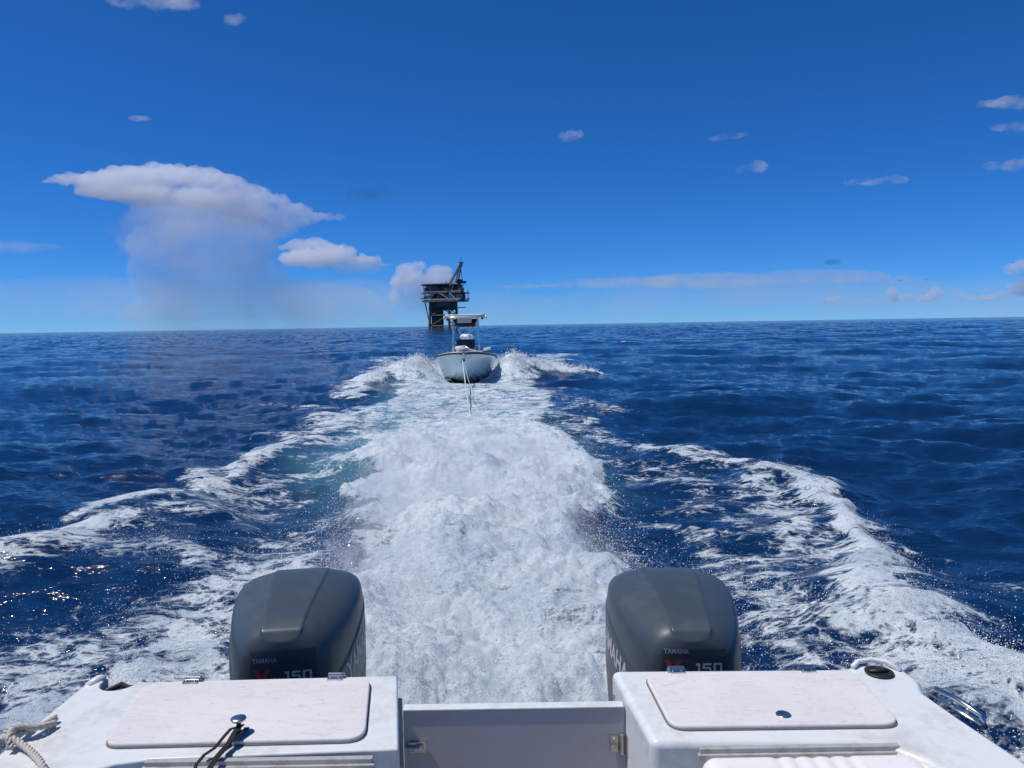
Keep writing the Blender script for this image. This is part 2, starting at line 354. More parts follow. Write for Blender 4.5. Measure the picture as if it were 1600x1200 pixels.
cloud('cumulus_cloud', 'low white cumulus bank trailing right below the storm anvil', K*.9, bl([
    (452, 386, 15, 5), (470, 383, 22, 11), (495, 382, 28, 11), (525, 392, 38, 11), (565, 406, 36, 7), (600, 414, 22, 3), (500, 405, 60, 16), (560, 422, 40, 11)]),
    cloud_material('bank_cloud', .0012, 2600, 4300, .012, .0006, .22, .5), disp=6, vox=1.5, freq=.08)
cloud('cumulus_cloud', 'tall pale cumulus towers just behind the offshore platform', K, bl([
    (636, 424, 17, 13), (655, 416, 15, 9), (626, 442, 15, 14), (650, 446, 22, 26), (620, 466, 12, 16), (690, 422, 22, 7), (685, 438, 35, 14), (660, 475, 34, 14)]),
    cloud_material('far_cloud', .0013, 300, 3300, .10, .0006, .2, .5, col=(.97, .96, .98)), disp=6, vox=1.5, freq=.08)
M_WISP = cloud_material('wisp_cloud', .0017, -9e5, -8e5, .0, .0014, .34, .74); M_VEIL = cloud_material('veil_cloud', .00026, -9e5, -8e5, .0, .0006, .32, .75); M_PUFF = cloud_material('puff_cloud', .0014, -9e5, -8e5, .0, .0012, .3, .6)
M_GREY = cloud_material('shaded_cloud', .0011, -9e5, -8e5, .0, .0008, .3, .7, col=(.10, .15, .24))  # the shade of these clouds is put into a dark volume colour
M_HAZE = cloud_material('haze_cloud', .00005, -9e5, -8e5, .0, .0003, .2, .7)
G_ = 'small fair weather clouds'
for nm, lb, D_, mt_, bb in (
    ('wispy_cloud', 'thin white cloud streak cut by the top edge of the picture', 24000, M_WISP, [(212, 3, 36, 9), (270, 1, 54, 11)]),
    ('wispy_cloud', 'small round white puff near the top left', 24000, M_WISP, [(372, 30, 14, 9), (384, 26, 12, 8)]),
    ('wispy_cloud', 'tiny faint cloud right above the storm anvil', 24000, M_WISP, [(225, 184, 20, 4)]),
    ('dark_cloud', 'small shaded grey cloud right of the storm anvil', 24000, M_GREY, [(575, 304, 32, 11), (610, 297, 30, 9)]),
    ('wispy_cloud', 'faint white puff high above the towed boat', 24000, M_WISP, [(895, 214, 18, 8), (908, 210, 12, 7)]),
    ('wispy_cloud', 'slanting white wisp in the upper right sky', 24000, M_WISP, [(1130, 216, 20, 4), (1150, 212, 26, 5)]),
    ('wispy_cloud', 'double white puff below the slanting wisp', 24000, M_WISP, [(1166, 264, 12, 9), (1190, 261, 16, 10)]),
    ('wispy_cloud', 'long faint cloud streak in the right sky', 26000, M_WISP, [(1360, 284, 40, 4), (1400, 281, 28, 7)]),
    ('wispy_cloud', 'uppermost of the three white clouds at the right edge', 24000, M_WISP, [(1560, 162, 26, 6), (1595, 158, 34, 12)]),
    ('wispy_cloud', 'middle of the three white clouds at the right edge', 24000, M_WISP, [(1570, 200, 20, 5), (1595, 197, 30, 8)]),
    ('wispy_cloud', 'lowest of the three white clouds at the right edge', 24000, M_WISP, [(1560, 259, 24, 7), (1595, 258, 34, 9)]),
    ('wispy_cloud', 'pale flat cloud at the left edge beside the storm cloud', 34000, M_VEIL, [(20, 386, 60, 9), (60, 385, 40, 6)]),
    ('cloud_band', 'long thin white cloud band low over the right horizon', 46000, M_VEIL, [(860, 445, 110, 3), (980, 442, 120, 9), (1120, 438, 140, 13), (1260, 434, 120, 12), (1380, 436, 90, 6)]),
    ('haze_bank', 'broad pale haze bank lying on the right horizon', 52000, M_HAZE, [(1000, 470, 160, 22), (1180, 458, 200, 26), (1380, 462, 200, 26), (1560, 465, 160, 30)]),
    ('haze_bank', 'broad pale haze bank lying on the left horizon', 52000, M_HAZE, [(-60, 470, 180, 34), (120, 465, 180, 36), (320, 470, 180, 34), (520, 470, 180, 36), (720, 480, 160, 26)]),
    ('cumulus_cloud', 'white cumulus top at the right edge just above the horizon', 46000, M_PUFF, [(1585, 420, 20, 11), (1600, 415, 18, 10), (1600, 450, 22, 14)]),
    ('cumulus_cloud', 'leftmost tiny cumulus in the row above the right horizon', 50000, M_PUFF, [(1300, 470, 14, 7), (1312, 466, 10, 6)]),
    ('cumulus_cloud', 'second tiny cumulus from the left above the right horizon', 50000, M_PUFF, [(1355, 468, 8, 5), (1349, 470, 6, 4)]),
    ('cumulus_cloud', 'lumpy distant cumulus mid-row above the right horizon', 50000, M_PUFF, [(1395, 457, 9, 8), (1402, 466, 14, 7), (1425, 464, 14, 8), (1450, 466, 16, 7), (1465, 456, 11, 9)]),
    ('cumulus_cloud', 'long distant cumulus near the right end of the horizon', 50000, M_PUFF, [(1505, 462, 12, 7), (1520, 467, 18, 6), (1540, 466, 18, 6), (1565, 462, 14, 8)]),
    ('dark_cloud', 'tiny grey cloud above the long cloud band', 40000, M_GREY, [(1305, 409, 15, 6)])):
    cloud(nm, lb, D_, bl(bb), mt_, disp=min(6, max(d_ for *_r, d_ in bb)*.7), vox=min(1.6, max(.8, min(d_ for *_r, d_ in bb)*.3)), freq=.09, group=G_)

# ------------------------------------------------------------------ flying spray (real drops, far too many to count)
OCT_V = np.array([(1, 0, 0), (-1, 0, 0), (0, 1, 0), (0, -1, 0), (0, 0, 1), (0, 0, -1)], float)
OCT_F = np.array([(0, 2, 4), (2, 1, 4), (1, 3, 4), (3, 0, 4), (2, 0, 5), (1, 2, 5), (3, 1, 5), (0, 3, 5)])
def drops(name, label, pos, rad, mat):
    n = len(pos); st = rng.uniform(.7, 1.5, (n, 1, 3))
    co = pos[:, None, :] + OCT_V[None]*rad[:, None, None]*st
    fc = OCT_F[None] + (np.arange(n)*6)[:, None, None]
    o_ = link_mesh(name, np_mesh(name, co.reshape(-1, 3), fc.reshape(-1, 3)), mat, smooth=True)
    tag(o_, label, 'spray', kind='stuff'); return o_
def surf_z(x, y):
    return sea_surface(x, y, np.full_like(x, .02))[2]
def spray_cloud(n, clumps, h0, hs, spread, rmin, rmax, rowlimit=None):
    """clumps: (k,2) plan centres; drops scattered round them, thinning with height"""
    c = clumps[rng.integers(0, len(clumps), n)]
    q = rng.normal(size=(n, 2))*spread*rng.uniform(.2, 1.3, (n, 1))
    x, y = c[:, 0]+q[:, 0], c[:, 1]+q[:, 1]
    z = surf_z(x, y) + h0 + rng.exponential(hs, n)
    r = rmin*(rmax/rmin)**(rng.random(n)**2.2)
    return np.stack([x, y, z], 1), r
k = NT('spray_water'); pb = k.n('ShaderNodeBsdfPrincipled', Roughness=.25, IOR=1.33); pb.inputs['Base Color'].default_value = (.86, .9, .93, 1); pb.inputs['Specular IOR Level'].default_value = .6
k.l(pb.outputs[0], k.out.inputs['Surface']); M_SPRAY = k.m
def along(pts, n, jit):
    P = np.array(pts, float); t = rng.uniform(0, len(P)-1, n); i = np.minimum(t.astype(int), len(P)-2); f = (t-i)[:, None]
    return P[i]*(1-f) + P[i+1]*f + rng.normal(size=(n, 2))*jit
A, B_ = [], []
def add(n, cl, h0, hs, sp, r0, r1):
    p, r = spray_cloud(n, cl, h0, hs, sp, r0, r1); A.append(p); B_.append(r)
yy = rng.uniform(3.6, 14, 260); cs = np.stack([-.06*yy + rng.uniform(-1.2, 1.2, 260), yy], 1)
add(50000, cs, .08, .20, .14, .0012, .0055)
add(4500, along([(-1.6, 5.5), (-1.9, 7.5), (-2.1, 10), (-2.5, 14), (-2.7, 17)], 70, .2), 0, .13, .22, .0018, .007)
add(5500, along([(.95, 4.5), (1.0, 7), (.95, 10), (1.0, 13), (1.1, 17)], 70, .18), 0, .16, .18, .0016, .006)
add(7000, along([(-2.9, 3.6), (-2.6, 5.0), (-2.2, 6.2), (-1.6, 6.6)], 110, .5), 0, .13, .25, .0014, .005)
add(7000, along([(1.5, 6.4), (1.9, 5.6), (2.4, 4.6), (2.8, 3.9), (2.9, 3.3)], 90, .4), 0, .09, .22, .0018, .006)
add(1200, along([(-4.8, 7.2), (-3.6, 7.6), (-2.6, 7.2)], 60, .3), 0, .05, .2, .002, .006)
add(2500, along([(3.95, 11.1), (3.72, 7.62), (3.0, 5.72), (2.9, 3.6)], 90, .15), 0, .04, .15, .0014, .0042)
drops('flying_spray', 'white water drops flying off the churned wake behind the engines', np.vstack(A), np.hstack(B_), M_SPRAY)
A, B_ = [], []
add(3500, along([(-2.8, 29.8), (-3.6, 30), (-4.6, 29.5), (-5.4, 28.6)], 60, .3), 0, .06, .3, .006, .022)
add(3500, along([(-.9, 29.8), (.0, 30.6), (1.2, 31.6), (3.0, 33)], 60, .3), 0, .06, .3, .006, .022)
drops('bow_spray', 'white spray thrown out on both sides of the towed boat', np.vstack(A), np.hstack(B_), M_SPRAY)

# fine mist hanging over the wash
k = NT('spray_mist'); geo = k.n('ShaderNodeNewGeometry'); sp = k.n('ShaderNodeSeparateXYZ'); k.l(geo.outputs['Position'], sp.inputs[0])
Pm = geo.outputs['Position']; n_ = k.noise(Pm, 1.5, 3, .6).outputs[0]; n5 = k.noise(Pm, 7.0, 7, .74, .8).outputs[0]
ac = k.math('ABSOLUTE', k.math('MULTIPLY_ADD', sp.outputs[1], .06, sp.outputs[0]))
ac = k.math('ADD', k.math('SUBTRACT', ac, k.math('MULTIPLY', sp.outputs[1], .040)), k.math('ADD', k.math('MULTIPLY', k.math('SUBTRACT', n_, .5), 1.1), k.math('MULTIPLY', k.math('SUBTRACT', n5, .5), .9)))
zt_ = k.math('ADD', sp.outputs[2], k.math('ADD', k.math('MULTIPLY', n_, -.45), k.math('MULTIPLY', n5, -.5)))
d_ = k.math('MULTIPLY', k.sstep(ac, 1.2, .65), k.sstep(zt_, .12, -.35))
d_ = k.math('MULTIPLY', d_, k.math('MULTIPLY', k.sstep(sp.outputs[1], 15.5, 8.0), k.sstep(sp.outputs[1], 3.3, 4.0)))
d_ = k.math('MULTIPLY', d_, k.math('MULTIPLY', k.sstep(n5, .46, .66), 3.2))
v_ = k.n('ShaderNodeVolumePrincipled'); v_.inputs['Color'].default_value = (.99, .995, .998, 1); v_.inputs['Anisotropy'].default_value = .3; k.l(d_, v_.inputs['Density']); k.l(v_.outputs[0], k.out.inputs['Volume'])
k.m.cycles.volume_step_rate = .4
bm = bmesh.new(); bmesh.ops.create_cube(bm, size=1, matrix=Matrix.Translation((-.5, 9.5, .3)) @ Matrix.Diagonal((5.2, 12.4, 1.5, 1))); me = bpy.data.meshes.new('spray_mist'); bm.to_mesh(me); bm.free()
tag(link_mesh('spray_mist', me, k.m), 'fine white mist hanging over the wash behind the engines', 'mist', kind='stuff')

# ------------------------------------------------------------------ mesh helpers
def prism(bm, poly, z0, z1):
    lo = [bm.verts.new((x, y, z0)) for x, y in poly]; hi = [bm.verts.new((x, y, z1)) for x, y in poly]; n = len(poly)
    bm.faces.new(hi); bm.faces.new(lo[::-1])
    for i in range(n): bm.faces.new((lo[i], lo[(i+1) % n], hi[(i+1) % n], hi[i]))
def box(bm, c, s, rot=None):
    mt = Matrix.Translation(c) @ (rot.to_4x4() if rot else Matrix()) @ Matrix.Diagonal((*s, 1))
    bmesh.ops.create_cube(bm, size=1, matrix=mt)
def tube(bm, pts, r, seg=8, cap=True, r2=None):
    pts = [Vector(p) for p in pts]; rings = []; n = len(pts)
    for i, p in enumerate(pts):
        t = (pts[min(i+1, n-1)]-pts[max(i-1, 0)]).normalized()
        a = t.cross(Vector((0, 0, 1)) if abs(t.z) < .9 else Vector((1, 0, 0))).normalized(); b2 = t.cross(a)
        ri = r if r2 is None else r + (r2-r)*i/(n-1)
        rings.append([bm.verts.new(p + ri*(math.cos(q)*a + math.sin(q)*b2)) for q in [2*math.pi*k_/seg for k_ in range(seg)]])
    for A_, B2 in zip(rings[:-1], rings[1:]):
        for i in range(seg): bm.faces.new((A_[i], A_[(i+1) % seg], B2[(i+1) % seg], B2[i]))
    if cap: bm.faces.new(rings[0][::-1]); bm.faces.new(rings[-1])
def lathe(bm, c, prof, seg=20, axis='Z'):
    rings = []
    for r, z in prof:
        ring = []
        for i in range(seg):
            a = 2*math.pi*i/seg; p = Vector((r*math.cos(a), r*math.sin(a), z))
            if axis == 'Y': p = Vector((p.x, p.z, p.y))
            ring.append(bm.verts.new(Vector(c)+p))
        rings.append(ring)
    for A_, B2 in zip(rings[:-1], rings[1:]):
        for i in range(seg): bm.faces.new((A_[i], A_[(i+1) % seg], B2[(i+1) % seg], B2[i]))
    bm.faces.new(rings[0][::-1]); bm.faces.new(rings[-1])
def done(name, bm, mat, parent=None, smooth=False, bevel=None, sub=0, seg=3):
    bmesh.ops.recalc_face_normals(bm, faces=bm.faces); me = bpy.data.meshes.new(name); bm.to_mesh(me); bm.free()
    o_ = link_mesh(name, me, mat, parent, smooth)
    if bevel:
        md = o_.modifiers.new('bevel', 'BEVEL'); md.width = bevel; md.segments = seg; md.limit_method = 'ANGLE'; md.angle_limit = R(35)
        if smooth: o_.modifiers.new('wn', 'WEIGHTED_NORMAL')
    if sub:
        md = o_.modifiers.new('sub', 'SUBSURF'); md.levels = sub; md.render_levels = sub
    return o_
def rounded(pts, r, seg=6):
    out = []; n = len(pts)
    for i in range(n):
        p0, p, p1 = Vector(pts[i-1]), Vector(pts[i]), Vector(pts[(i+1) % n])
        a = (p0-p).normalized(); b2 = (p1-p).normalized(); ang = a.angle(b2); d = min(r/math.tan(ang/2), (p0-p).length*.45, (p1-p).length*.45)
        s_, e_ = p+a*d, p+b2*d
        for q in range(seg+1):
            t = q/seg; out.append(tuple((1-t)**2*s_ + 2*t*(1-t)*p + t*t*e_))
    return out
def text_mesh(txt, size, bold=.0, sx=1.0, shear=0.0):
    cu = bpy.data.curves.new('t', 'FONT'); cu.body = txt; cu.size = size; cu.offset = bold; cu.shear = shear; cu.align_x = 'CENTER'; cu.align_y = 'CENTER'
    ob = bpy.data.objects.new('t', cu); COL.objects.link(ob)
    me = bpy.data.meshes.new_from_object(ob.evaluated_get(bpy.context.evaluated_depsgraph_get())); bpy.data.objects.remove(ob); bpy.data.curves.remove(cu)
    bm = bmesh.new(); bm.from_mesh(me); bpy.data.meshes.remove(me)
    bmesh.ops.triangulate(bm, faces=bm.faces); bmesh.ops.subdivide_edges(bm, edges=[e for e in bm.edges if e.calc_length() > size*.15], cuts=2, use_grid_fill=False)
    for v in bm.verts: v.co.x *= sx
    return bm

# ------------------------------------------------------------------ materials for the made things
def paint(name, col, rough=.35, spec=.5, dirt=None, dscale=6, amount=.35, coat=0.0, bump=0.0, bscale=300):
    k = NT(name); p = k.n('ShaderNodeBsdfPrincipled', Roughness=rough); p.inputs['Specular IOR Level'].default_value = spec
    tc = k.n('ShaderNodeTexCoord').outputs['Object']
    if coat: p.inputs['Coat Weight'].default_value = coat; p.inputs['Coat Roughness'].default_value = .12
    n1 = k.noise(tc, dscale, 7, .65).outputs[0]; n2 = k.noise(tc, dscale*7, 4, .6).outputs[0]
    base = k.mix(k.math('MULTIPLY', n2, .25), (*col, 1), (*[c*.8 for c in col], 1))
    if dirt:
        base = k.mix(k.math('MULTIPLY', k.sstep(k.math('ADD', k.math('MULTIPLY', n1, .7), k.math('MULTIPLY', n2, .3)), .46, .66), amount), base, (*dirt, 1))
    k.l(base, p.inputs['Base Color'])
    k.put(k.math('ADD', rough-.08, k.math('MULTIPLY', n1, .18)), p.inputs['Roughness'])
    if bump:
        bn = k.n('ShaderNodeBump', Strength=.5, Distance=bump); k.l(k.noise(tc, bscale, 2).outputs[0], bn.inputs['Height']); k.l(bn.outputs[0], p.inputs['Normal'])
    k.l(p.outputs[0], k.out.inputs['Surface']); return k.m
def metal(name, col, rough=.25):
    k = NT(name); p = k.n('ShaderNodeBsdfPrincipled', Metallic=1.0, Roughness=rough); tc = k.n('ShaderNodeTexCoord').outputs['Object']
    n = k.noise(tc, 40, 5, .6).outputs[0]; k.l(k.mix(k.sstep(n, .5, .7), (*col, 1), (*[c*.55 for c in col], 1)), p.inputs['Base Color'])
    k.l(p.outputs[0], k.out.inputs['Surface']); return k.m
def scuffed(name):
    """worn non-skid lid: pinkish white with smears and brown rubs"""
    k = NT(name); p = k.n('ShaderNodeBsdfPrincipled', Roughness=.6); p.inputs['Specular IOR Level'].default_value = .25
    tc = k.n('ShaderNodeTexCoord').outputs['Object']
    mp = k.n('ShaderNodeMapping'); mp.inputs['Scale'].default_value = (1.6, 4.2, 1); mp.inputs['Rotation'].default_value = (0, 0, .35); k.l(tc, mp.inputs[0])
    n1 = k.noise(mp.outputs[0], 7, 8, .72, 1.2).outputs[0]; n2 = k.noise(mp.outputs[0], 26, 6, .7, .8).outputs[0]; n3 = k.noise(tc, 3, 3).outputs[0]
    c = k.mix(k.sstep(n3, .35, .65), (.66, .63, .628, 1), (.70, .678, .665, 1))
    c = k.mix(k.math('MULTIPLY', k.sstep(n1, .50, .66), .34), c, (.50, .43, .40, 1))
    c = k.mix(k.math('MULTIPLY', k.sstep(n2, .57, .68), .55), c, (.42, .33, .27, 1))
    c = k.mix(k.math('MULTIPLY', k.sstep(n1, .40, .30), .5), c, (.80, .78, .78, 1))
    k.l(c, p.inputs['Base Color'])
    bn = k.n('ShaderNodeBump', Strength=.35, Distance=.002); k.l(k.noise(tc, 420, 2).outputs[0], bn.inputs['Height']); k.l(bn.outputs[0], p.inputs['Normal'])
    k.l(p.outputs[0], k.out.inputs['Surface']); return k.m
M_GEL = paint('gelcoat', (.72, .745, .74), .33, .5, dirt=(.50, .48, .43), dscale=5, amount=.6, coat=.12)
M_LID = scuffed('scuffed_lid'); M_DOOR = paint('door_gelcoat_shaded', (.47, .45, .445), .4, .4, dirt=(.42, .40, .38), dscale=8, amount=.35)  # door gelcoat darkened: its shade is put into the base colour
M_STEEL = metal('stainless', (.62, .60, .57), .28); M_BLACK = paint('black_plastic', (.02, .02, .022), .45)
M_GASKET = paint('lid_gap', (.16, .15, .15), .8); M_VINYL = paint('white_vinyl', (.80, .79, .77), .45, .4, dirt=(.6, .56, .5), dscale=9, amount=.3)
M_STRIP = paint('weathered_strip', (.42, .41, .39), .5, dirt=(.22, .2, .18), dscale=20, amount=.6)
M_ROPE = paint('rope_fibre', (.54, .50, .43), .85, .1, dirt=(.36, .32, .26), dscale=30, amount=.5); M_STRAP = paint('black_webbing', (.018, .018, .02), .75, .2)
M_COWL = paint('cowl_paint', (.052, .068, .080), .42, .5, dirt=(.10, .115, .12), dscale=7, amount=.3, coat=.08)
M_PANEL = paint('cowl_panel', (.033, .042, .051), .40, .5); M_SILVER = paint('silver_print', (.50, .50, .50), .4); M_RED = paint('red_print', (.55, .02, .03), .4)
M_DIM = paint('grey_print', (.26, .25, .25), .45); M_CHIP = paint('bare_chip', (.52, .50, .42), .7, dirt=(.2, .18, .15), dscale=40, amount=.6)

# ------------------------------------------------------------------ our boat: the stern we look over
boat = empty('motor_boat', (0, 0, 0)); tag(boat, 'white fibreglass boat stern with hatches and transom door, in the foreground', 'boat')
bm = bmesh.new()   # hull: a shell of stations from the transom forward
hs_ = [(2.33, 1.285, -.065, 1.04), (1.5, 1.31, -.065, 1.06), (0, 1.31, -.065, 1.06), (-2.0, 1.30, -.065, 1.10), (-3.6, 1.12, -.065, 1.2), (-4.8, .7, -.065, 1.28), (-5.6, .08, -.065, 1.34)]
rg = []
for (y_, hw, cx, zt) in hs_:
    rg.append([bm.verts.new((cx+s_*hw*f_, y_, z_)) for s_, f_, z_ in ((-1, 1, zt), (-1, .99, .6), (-1, .93, .12), (-1, .5, -.2), (0, 0, -.38), (1, .5, -.2), (1, .93, .12), (1, .99, .6), (1, 1, zt))])
for a_, c_ in zip(rg[:-1], rg[1:]):
    for i in range(8): bm.faces.new((a_[i], a_[i+1], c_[i+1], c_[i]))
lo, hi = rg[0], None
t_l = bm.verts.new((-.36, 2.33, 1.04)); t_r = bm.verts.new((.30, 2.33, 1.04)); t_lb = bm.verts.new((-.36, 2.33, .40)); t_rb = bm.verts.new((.30, 2.33, .40))
bm.faces.new((lo[0], lo[1], lo[2], t_lb, t_l)); bm.faces.new((lo[2], lo[3], lo[4], lo[5], lo[6], t_rb, t_lb)); bm.faces.new((lo[6], lo[7], lo[8], t_r, t_rb))
done('hull', bm, M_GEL, boat, smooth=False)
def arc(cx, cy, r, a0, a1, n=8): return [(cx+r*math.cos(R(a0+(a1-a0)*i/n)), cy+r*math.sin(R(a0+(a1-a0)*i/n))) for i in range(n+1)]
polyL = [(-1.352, 2.366), (-1.306, 2.376)] + arc(-1.25, 2.345, .055, 150, 372, 12) + [(-1.17, 2.345), (-.378, 2.360), (-.312, 1.935), (-.55, 1.925), (-.95, 1.905), (-1.03, 1.885), (-1.09, 1.84), (-1.125, 1.76), (-1.14, 1.6), (-1.15, .2), (-1.15, -2.2), (-1.36, -2.2), (-1.375, .2), (-1.36, 1.95)]
polyR = [(.301, 2.376), (1.03, 2.362), (1.06, 2.375), (1.10, 2.392), (1.17, 2.388), (1.222, 2.362), (1.232, 2.27), (1.205, 2.19), (1.225, 2.05), (1.262, 1.845), (1.27, .2), (1.25, -2.2), (1.05, -2.2), (1.06, .2), (1.075, 1.6), (1.06, 1.74), (1.02, 1.84), (.965, 1.905), (.88, 1.93), (.352, 1.950)]
for nm, pl in (('stern_deck', polyL), ('stern_deck', polyR)):
    bm = bmesh.new(); prism(bm, pl, .42, 1.10)
    done(nm, bm, M_GEL, boat, smooth=True, bevel=.022, seg=4)
bm = bmesh.new(); prism(bm, [(-1.2, -2.6), (1.1, -2.6), (1.1, 2.3), (-1.2, 2.3)], .36, .43); done('cockpit_sole', bm, paint('nonskid_sole', (.26, .25, .24), .7, .2, dirt=(.18, .16, .14)), boat)  # out-of-view sole coloured dark in place of overhead shade, less bounce on the door
bm = bmesh.new(); prism(bm, [(-1.3, -2.8), (1.2, -2.8), (1.0, -4.0), (.4, -5.2), (-.07, -5.55), (-.5, -5.2), (-1.1, -4.0)], .95, 1.12); done('foredeck', bm, M_GEL, boat)
def lid(pts, nm='hatch_lid'):
    bm = bmesh.new(); prism(bm, rounded([(p[0], p[1]) for p in pts], .055), 1.099, 1.1035)
    g_ = done('gasket', bm, M_GASKET, None)
    c_ = (sum(p[0] for p in pts)/4, sum(p[1] for p in pts)/4)
    ins = [(c_[0]+(p[0]-c_[0])*(1-.0035/abs(p[0]-c_[0])), c_[1]+(p[1]-c_[1])*(1-.0035/abs(p[1]-c_[1]))) for p in pts]
    bm = bmesh.new(); prism(bm, rounded(ins, .052), 1.1, 1.114)
    L_ = done(nm, bm, M_LID, boat, smooth=True, bevel=.005, seg=3); g_.parent = L_
    return L_
lidL = lid([(-1.155, 2.312), (-.452, 2.322), (-.402, 1.962), (-1.10, 1.952)]); lidL['label'] = 'stained pinkish hatch lid with a knob at its front edge'
lidR = lid([(.392, 2.322), (1.045, 2.324), (1.040, 1.992), (.412, 1.996)]); lidR['label'] = 'scuffed pale pink hatch lid with a flush round latch'
def hinge(par, x, y, dark=False):
    bm = bmesh.new(); box(bm, (x, y-.012, 1.1165), (.046, .026, .005)); box(bm, (x, y+.022, 1.1035), (.05, .02, .005)); tube(bm, [(x-.025, y+.006, 1.119), (x+.025, y+.006, 1.119)], .0065, 8)
    for sx in (-.013, .013): lathe(bm, (x+sx, y-.014, 1.119), [(.0045, 0), (.004, .002), (.001, .0028)], 8)
    done('hinge', bm, M_STEEL, par, bevel=.0015)
hinge(lidL, -1.009, 2.318); hinge(lidL, -.564, 2.326); hinge(lidR, .500, 2.334); hinge(lidR, .904, 2.328)
bm = bmesh.new(); lathe(bm, (-.752, 2.0, 1.112), [(.014, 0), (.014, .004), (.006, .005), (.006, .036), (.019, .038), (.021, .041), (.020, .0445), (.010, .046)], 20); done('latch_knob', bm, M_STEEL, lidL, smooth=True)
bm = bmesh.new(); lathe(bm, (.735, 2.05, 1.113), [(.021, 0), (.021, .003), (.018, .0045), (.016, .0035), (.004, .0035)], 24); done('latch', bm, M_STEEL, lidR, smooth=True)
# rod holder cups sunk in the corners
bm = bmesh.new(); lathe(bm, (1.128, 2.318, 1.02), [(.024, 0), (.034, .05), (.036, .080), (.042, .083), (.043, .0868), (.037, .088), (.031, .0845), (.028, .083), (.016, .082), (.008, .082)], 22)
tube(bm, [(1.098, 2.322, 1.106), (1.158, 2.322, 1.106)], .006, 8); done('rod_holder', bm, M_BLACK, boat, smooth=True)
bm = bmesh.new(); prism(bm, arc(-1.25, 2.345, .058, 160, 362, 14), .9, 1.062); lathe(bm, (-1.25, 2.338, 1.055), [(.046, 0), (.046, .018), (.041, .020), (.034, .012), (.01, .011)], 20); tube(bm, [(-1.285, 2.332, 1.078), (-1.245, 2.345, 1.092), (-1.21, 2.338, 1.078)], .009, 8)
done('rod_holder', bm, M_BLACK, boat, smooth=False)
bm = bmesh.new(); tube(bm, [(-1.340, 2.325, 1.096), (-1.325, 2.36, 1.103), (-1.305, 2.368, 1.100)], .013, 10); done('corner_lip', bm, M_GEL, boat, smooth=True)
bm = bmesh.new(); tube(bm, [(1.06, 2.35, 1.108), (1.085, 2.372, 1.114), (1.13, 2.38, 1.117), (1.175, 2.37, 1.114), (1.20, 2.33, 1.102)], .008, 10); done('corner_lip', bm, M_GEL, boat, smooth=True)
# transom door
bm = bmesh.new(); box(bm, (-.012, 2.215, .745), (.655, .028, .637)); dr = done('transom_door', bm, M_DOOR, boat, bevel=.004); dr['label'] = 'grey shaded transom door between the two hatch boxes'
bm = bmesh.new(); box(bm, (-.012, 2.215, 1.0665), (.655, .034, .006)); done('top_edge', bm, M_GEL, dr, bevel=.002)
bm = bmesh.new(); box(bm, (.286, 2.196, .957), (.022, .006, .052)); box(bm, (.323, 2.188, .957), (.006, .026, .062)); tube(bm, [(.309, 2.192, .925), (.309, 2.192, .989)], .008, 8)
for dz in (-.016, .016): lathe(bm, (.286, 2.190, .957+dz), [(.004, 0), (.003, -.003)], 8, 'Y')
done('hinge', bm, M_STEEL, dr, bevel=.0015)
bm = bmesh.new(); box(bm, (-.300, 2.195, .955), (.052, .008, .034)); box(bm, (-.292, 2.184, .955), (.026, .016, .014)); tube(bm, [(-.335, 2.186, .955), (-.300, 2.186, .955)], .007, 8); lathe(bm, (-.287, 2.186, .962), [(.007, 0), (.006, -.012)], 10, 'Y')
done('latch', bm, M_STEEL, dr, bevel=.002)
# grab handle on the starboard edge
bm = bmesh.new(); P_ = [(1.214, 2.175, 1.09), (1.222, 2.165, 1.122), (1.240, 2.09, 1.128), (1.262, 2.012, 1.122), (1.262, 2.0, 1.09)]
tube(bm, P_, .0085, 10); tube(bm, [(1.232, 2.115, 1.09), (1.234, 2.112, 1.124)], .007, 8); tube(bm, [(1.246, 2.055, 1.09), (1.248, 2.053, 1.124)], .007, 8); box(bm, (1.236, 2.09, 1.1035), (.022, .19, .005), Matrix.Rotation(R(13), 3, 'Z'))
done('mooring_cleat', bm, M_STEEL, boat, smooth=True)
for (x0_, x1_, y_) in ((-.955, -.372, 1.893), (.470, .985, 1.912)):
    bm = bmesh.new(); box(bm, ((x0_+x1_)/2, y_, 1.090), (x1_-x0_, .016, .026)); box(bm, ((x0_+x1_)/2, y_-.008, 1.082), (x1_-x0_+.012, .014, .016)); done('backrest_rail', bm, M_STRIP, boat, bevel=.002)
def cushion(name, label, c, size, chan, rz=0, group=None):
    """padded seat back with sewn channels"""
    bm = bmesh.new(); nx, ny, nz = 48, 10, 8; sx, sy, sz = size
    bmesh.ops.create_cube(bm, size=1); bmesh.ops.subdivide_edges(bm, edges=bm.edges[:], cuts=55, use_grid_fill=True)
    for v in bm.verts:
        x, y, z = v.co*2; e = 5
        nrm = (abs(x)**8+abs(y)**4+abs(z)**4)**(1/8) if False else 1
        fx = (1-.16*abs(y)**3)*(1-.10*abs(z)**3); q = Vector((x*sx/2, y*sy/2, z*sz/2))
        rr2 = min(sy, sz)*.33
        for ax, s_ in ((0, sx), (1, sy), (2, sz)): pass
        inner = Vector([max(-(s_/2-rr2), min(s_/2-rr2, q[i])) for i, s_ in enumerate((sx, sy, sz))]); d = q-inner
        if d.length > 1e-6: q = inner + d.normalized()*min(rr2, max(abs(d.x), abs(d.y), abs(d.z)))
        for cx in chan:
            q -= (q-inner).normalized()*.005*math.exp(-((x*sx/2-cx)/.008)**2) if (q-inner).length > 1e-6 else Vector()
        v.co = q
    o_ = done(name, bm, M_VINYL, None, smooth=True); o_.location = c; o_.rotation_euler.z = rz
    tag(o_, label, 'cushion', group); return o_
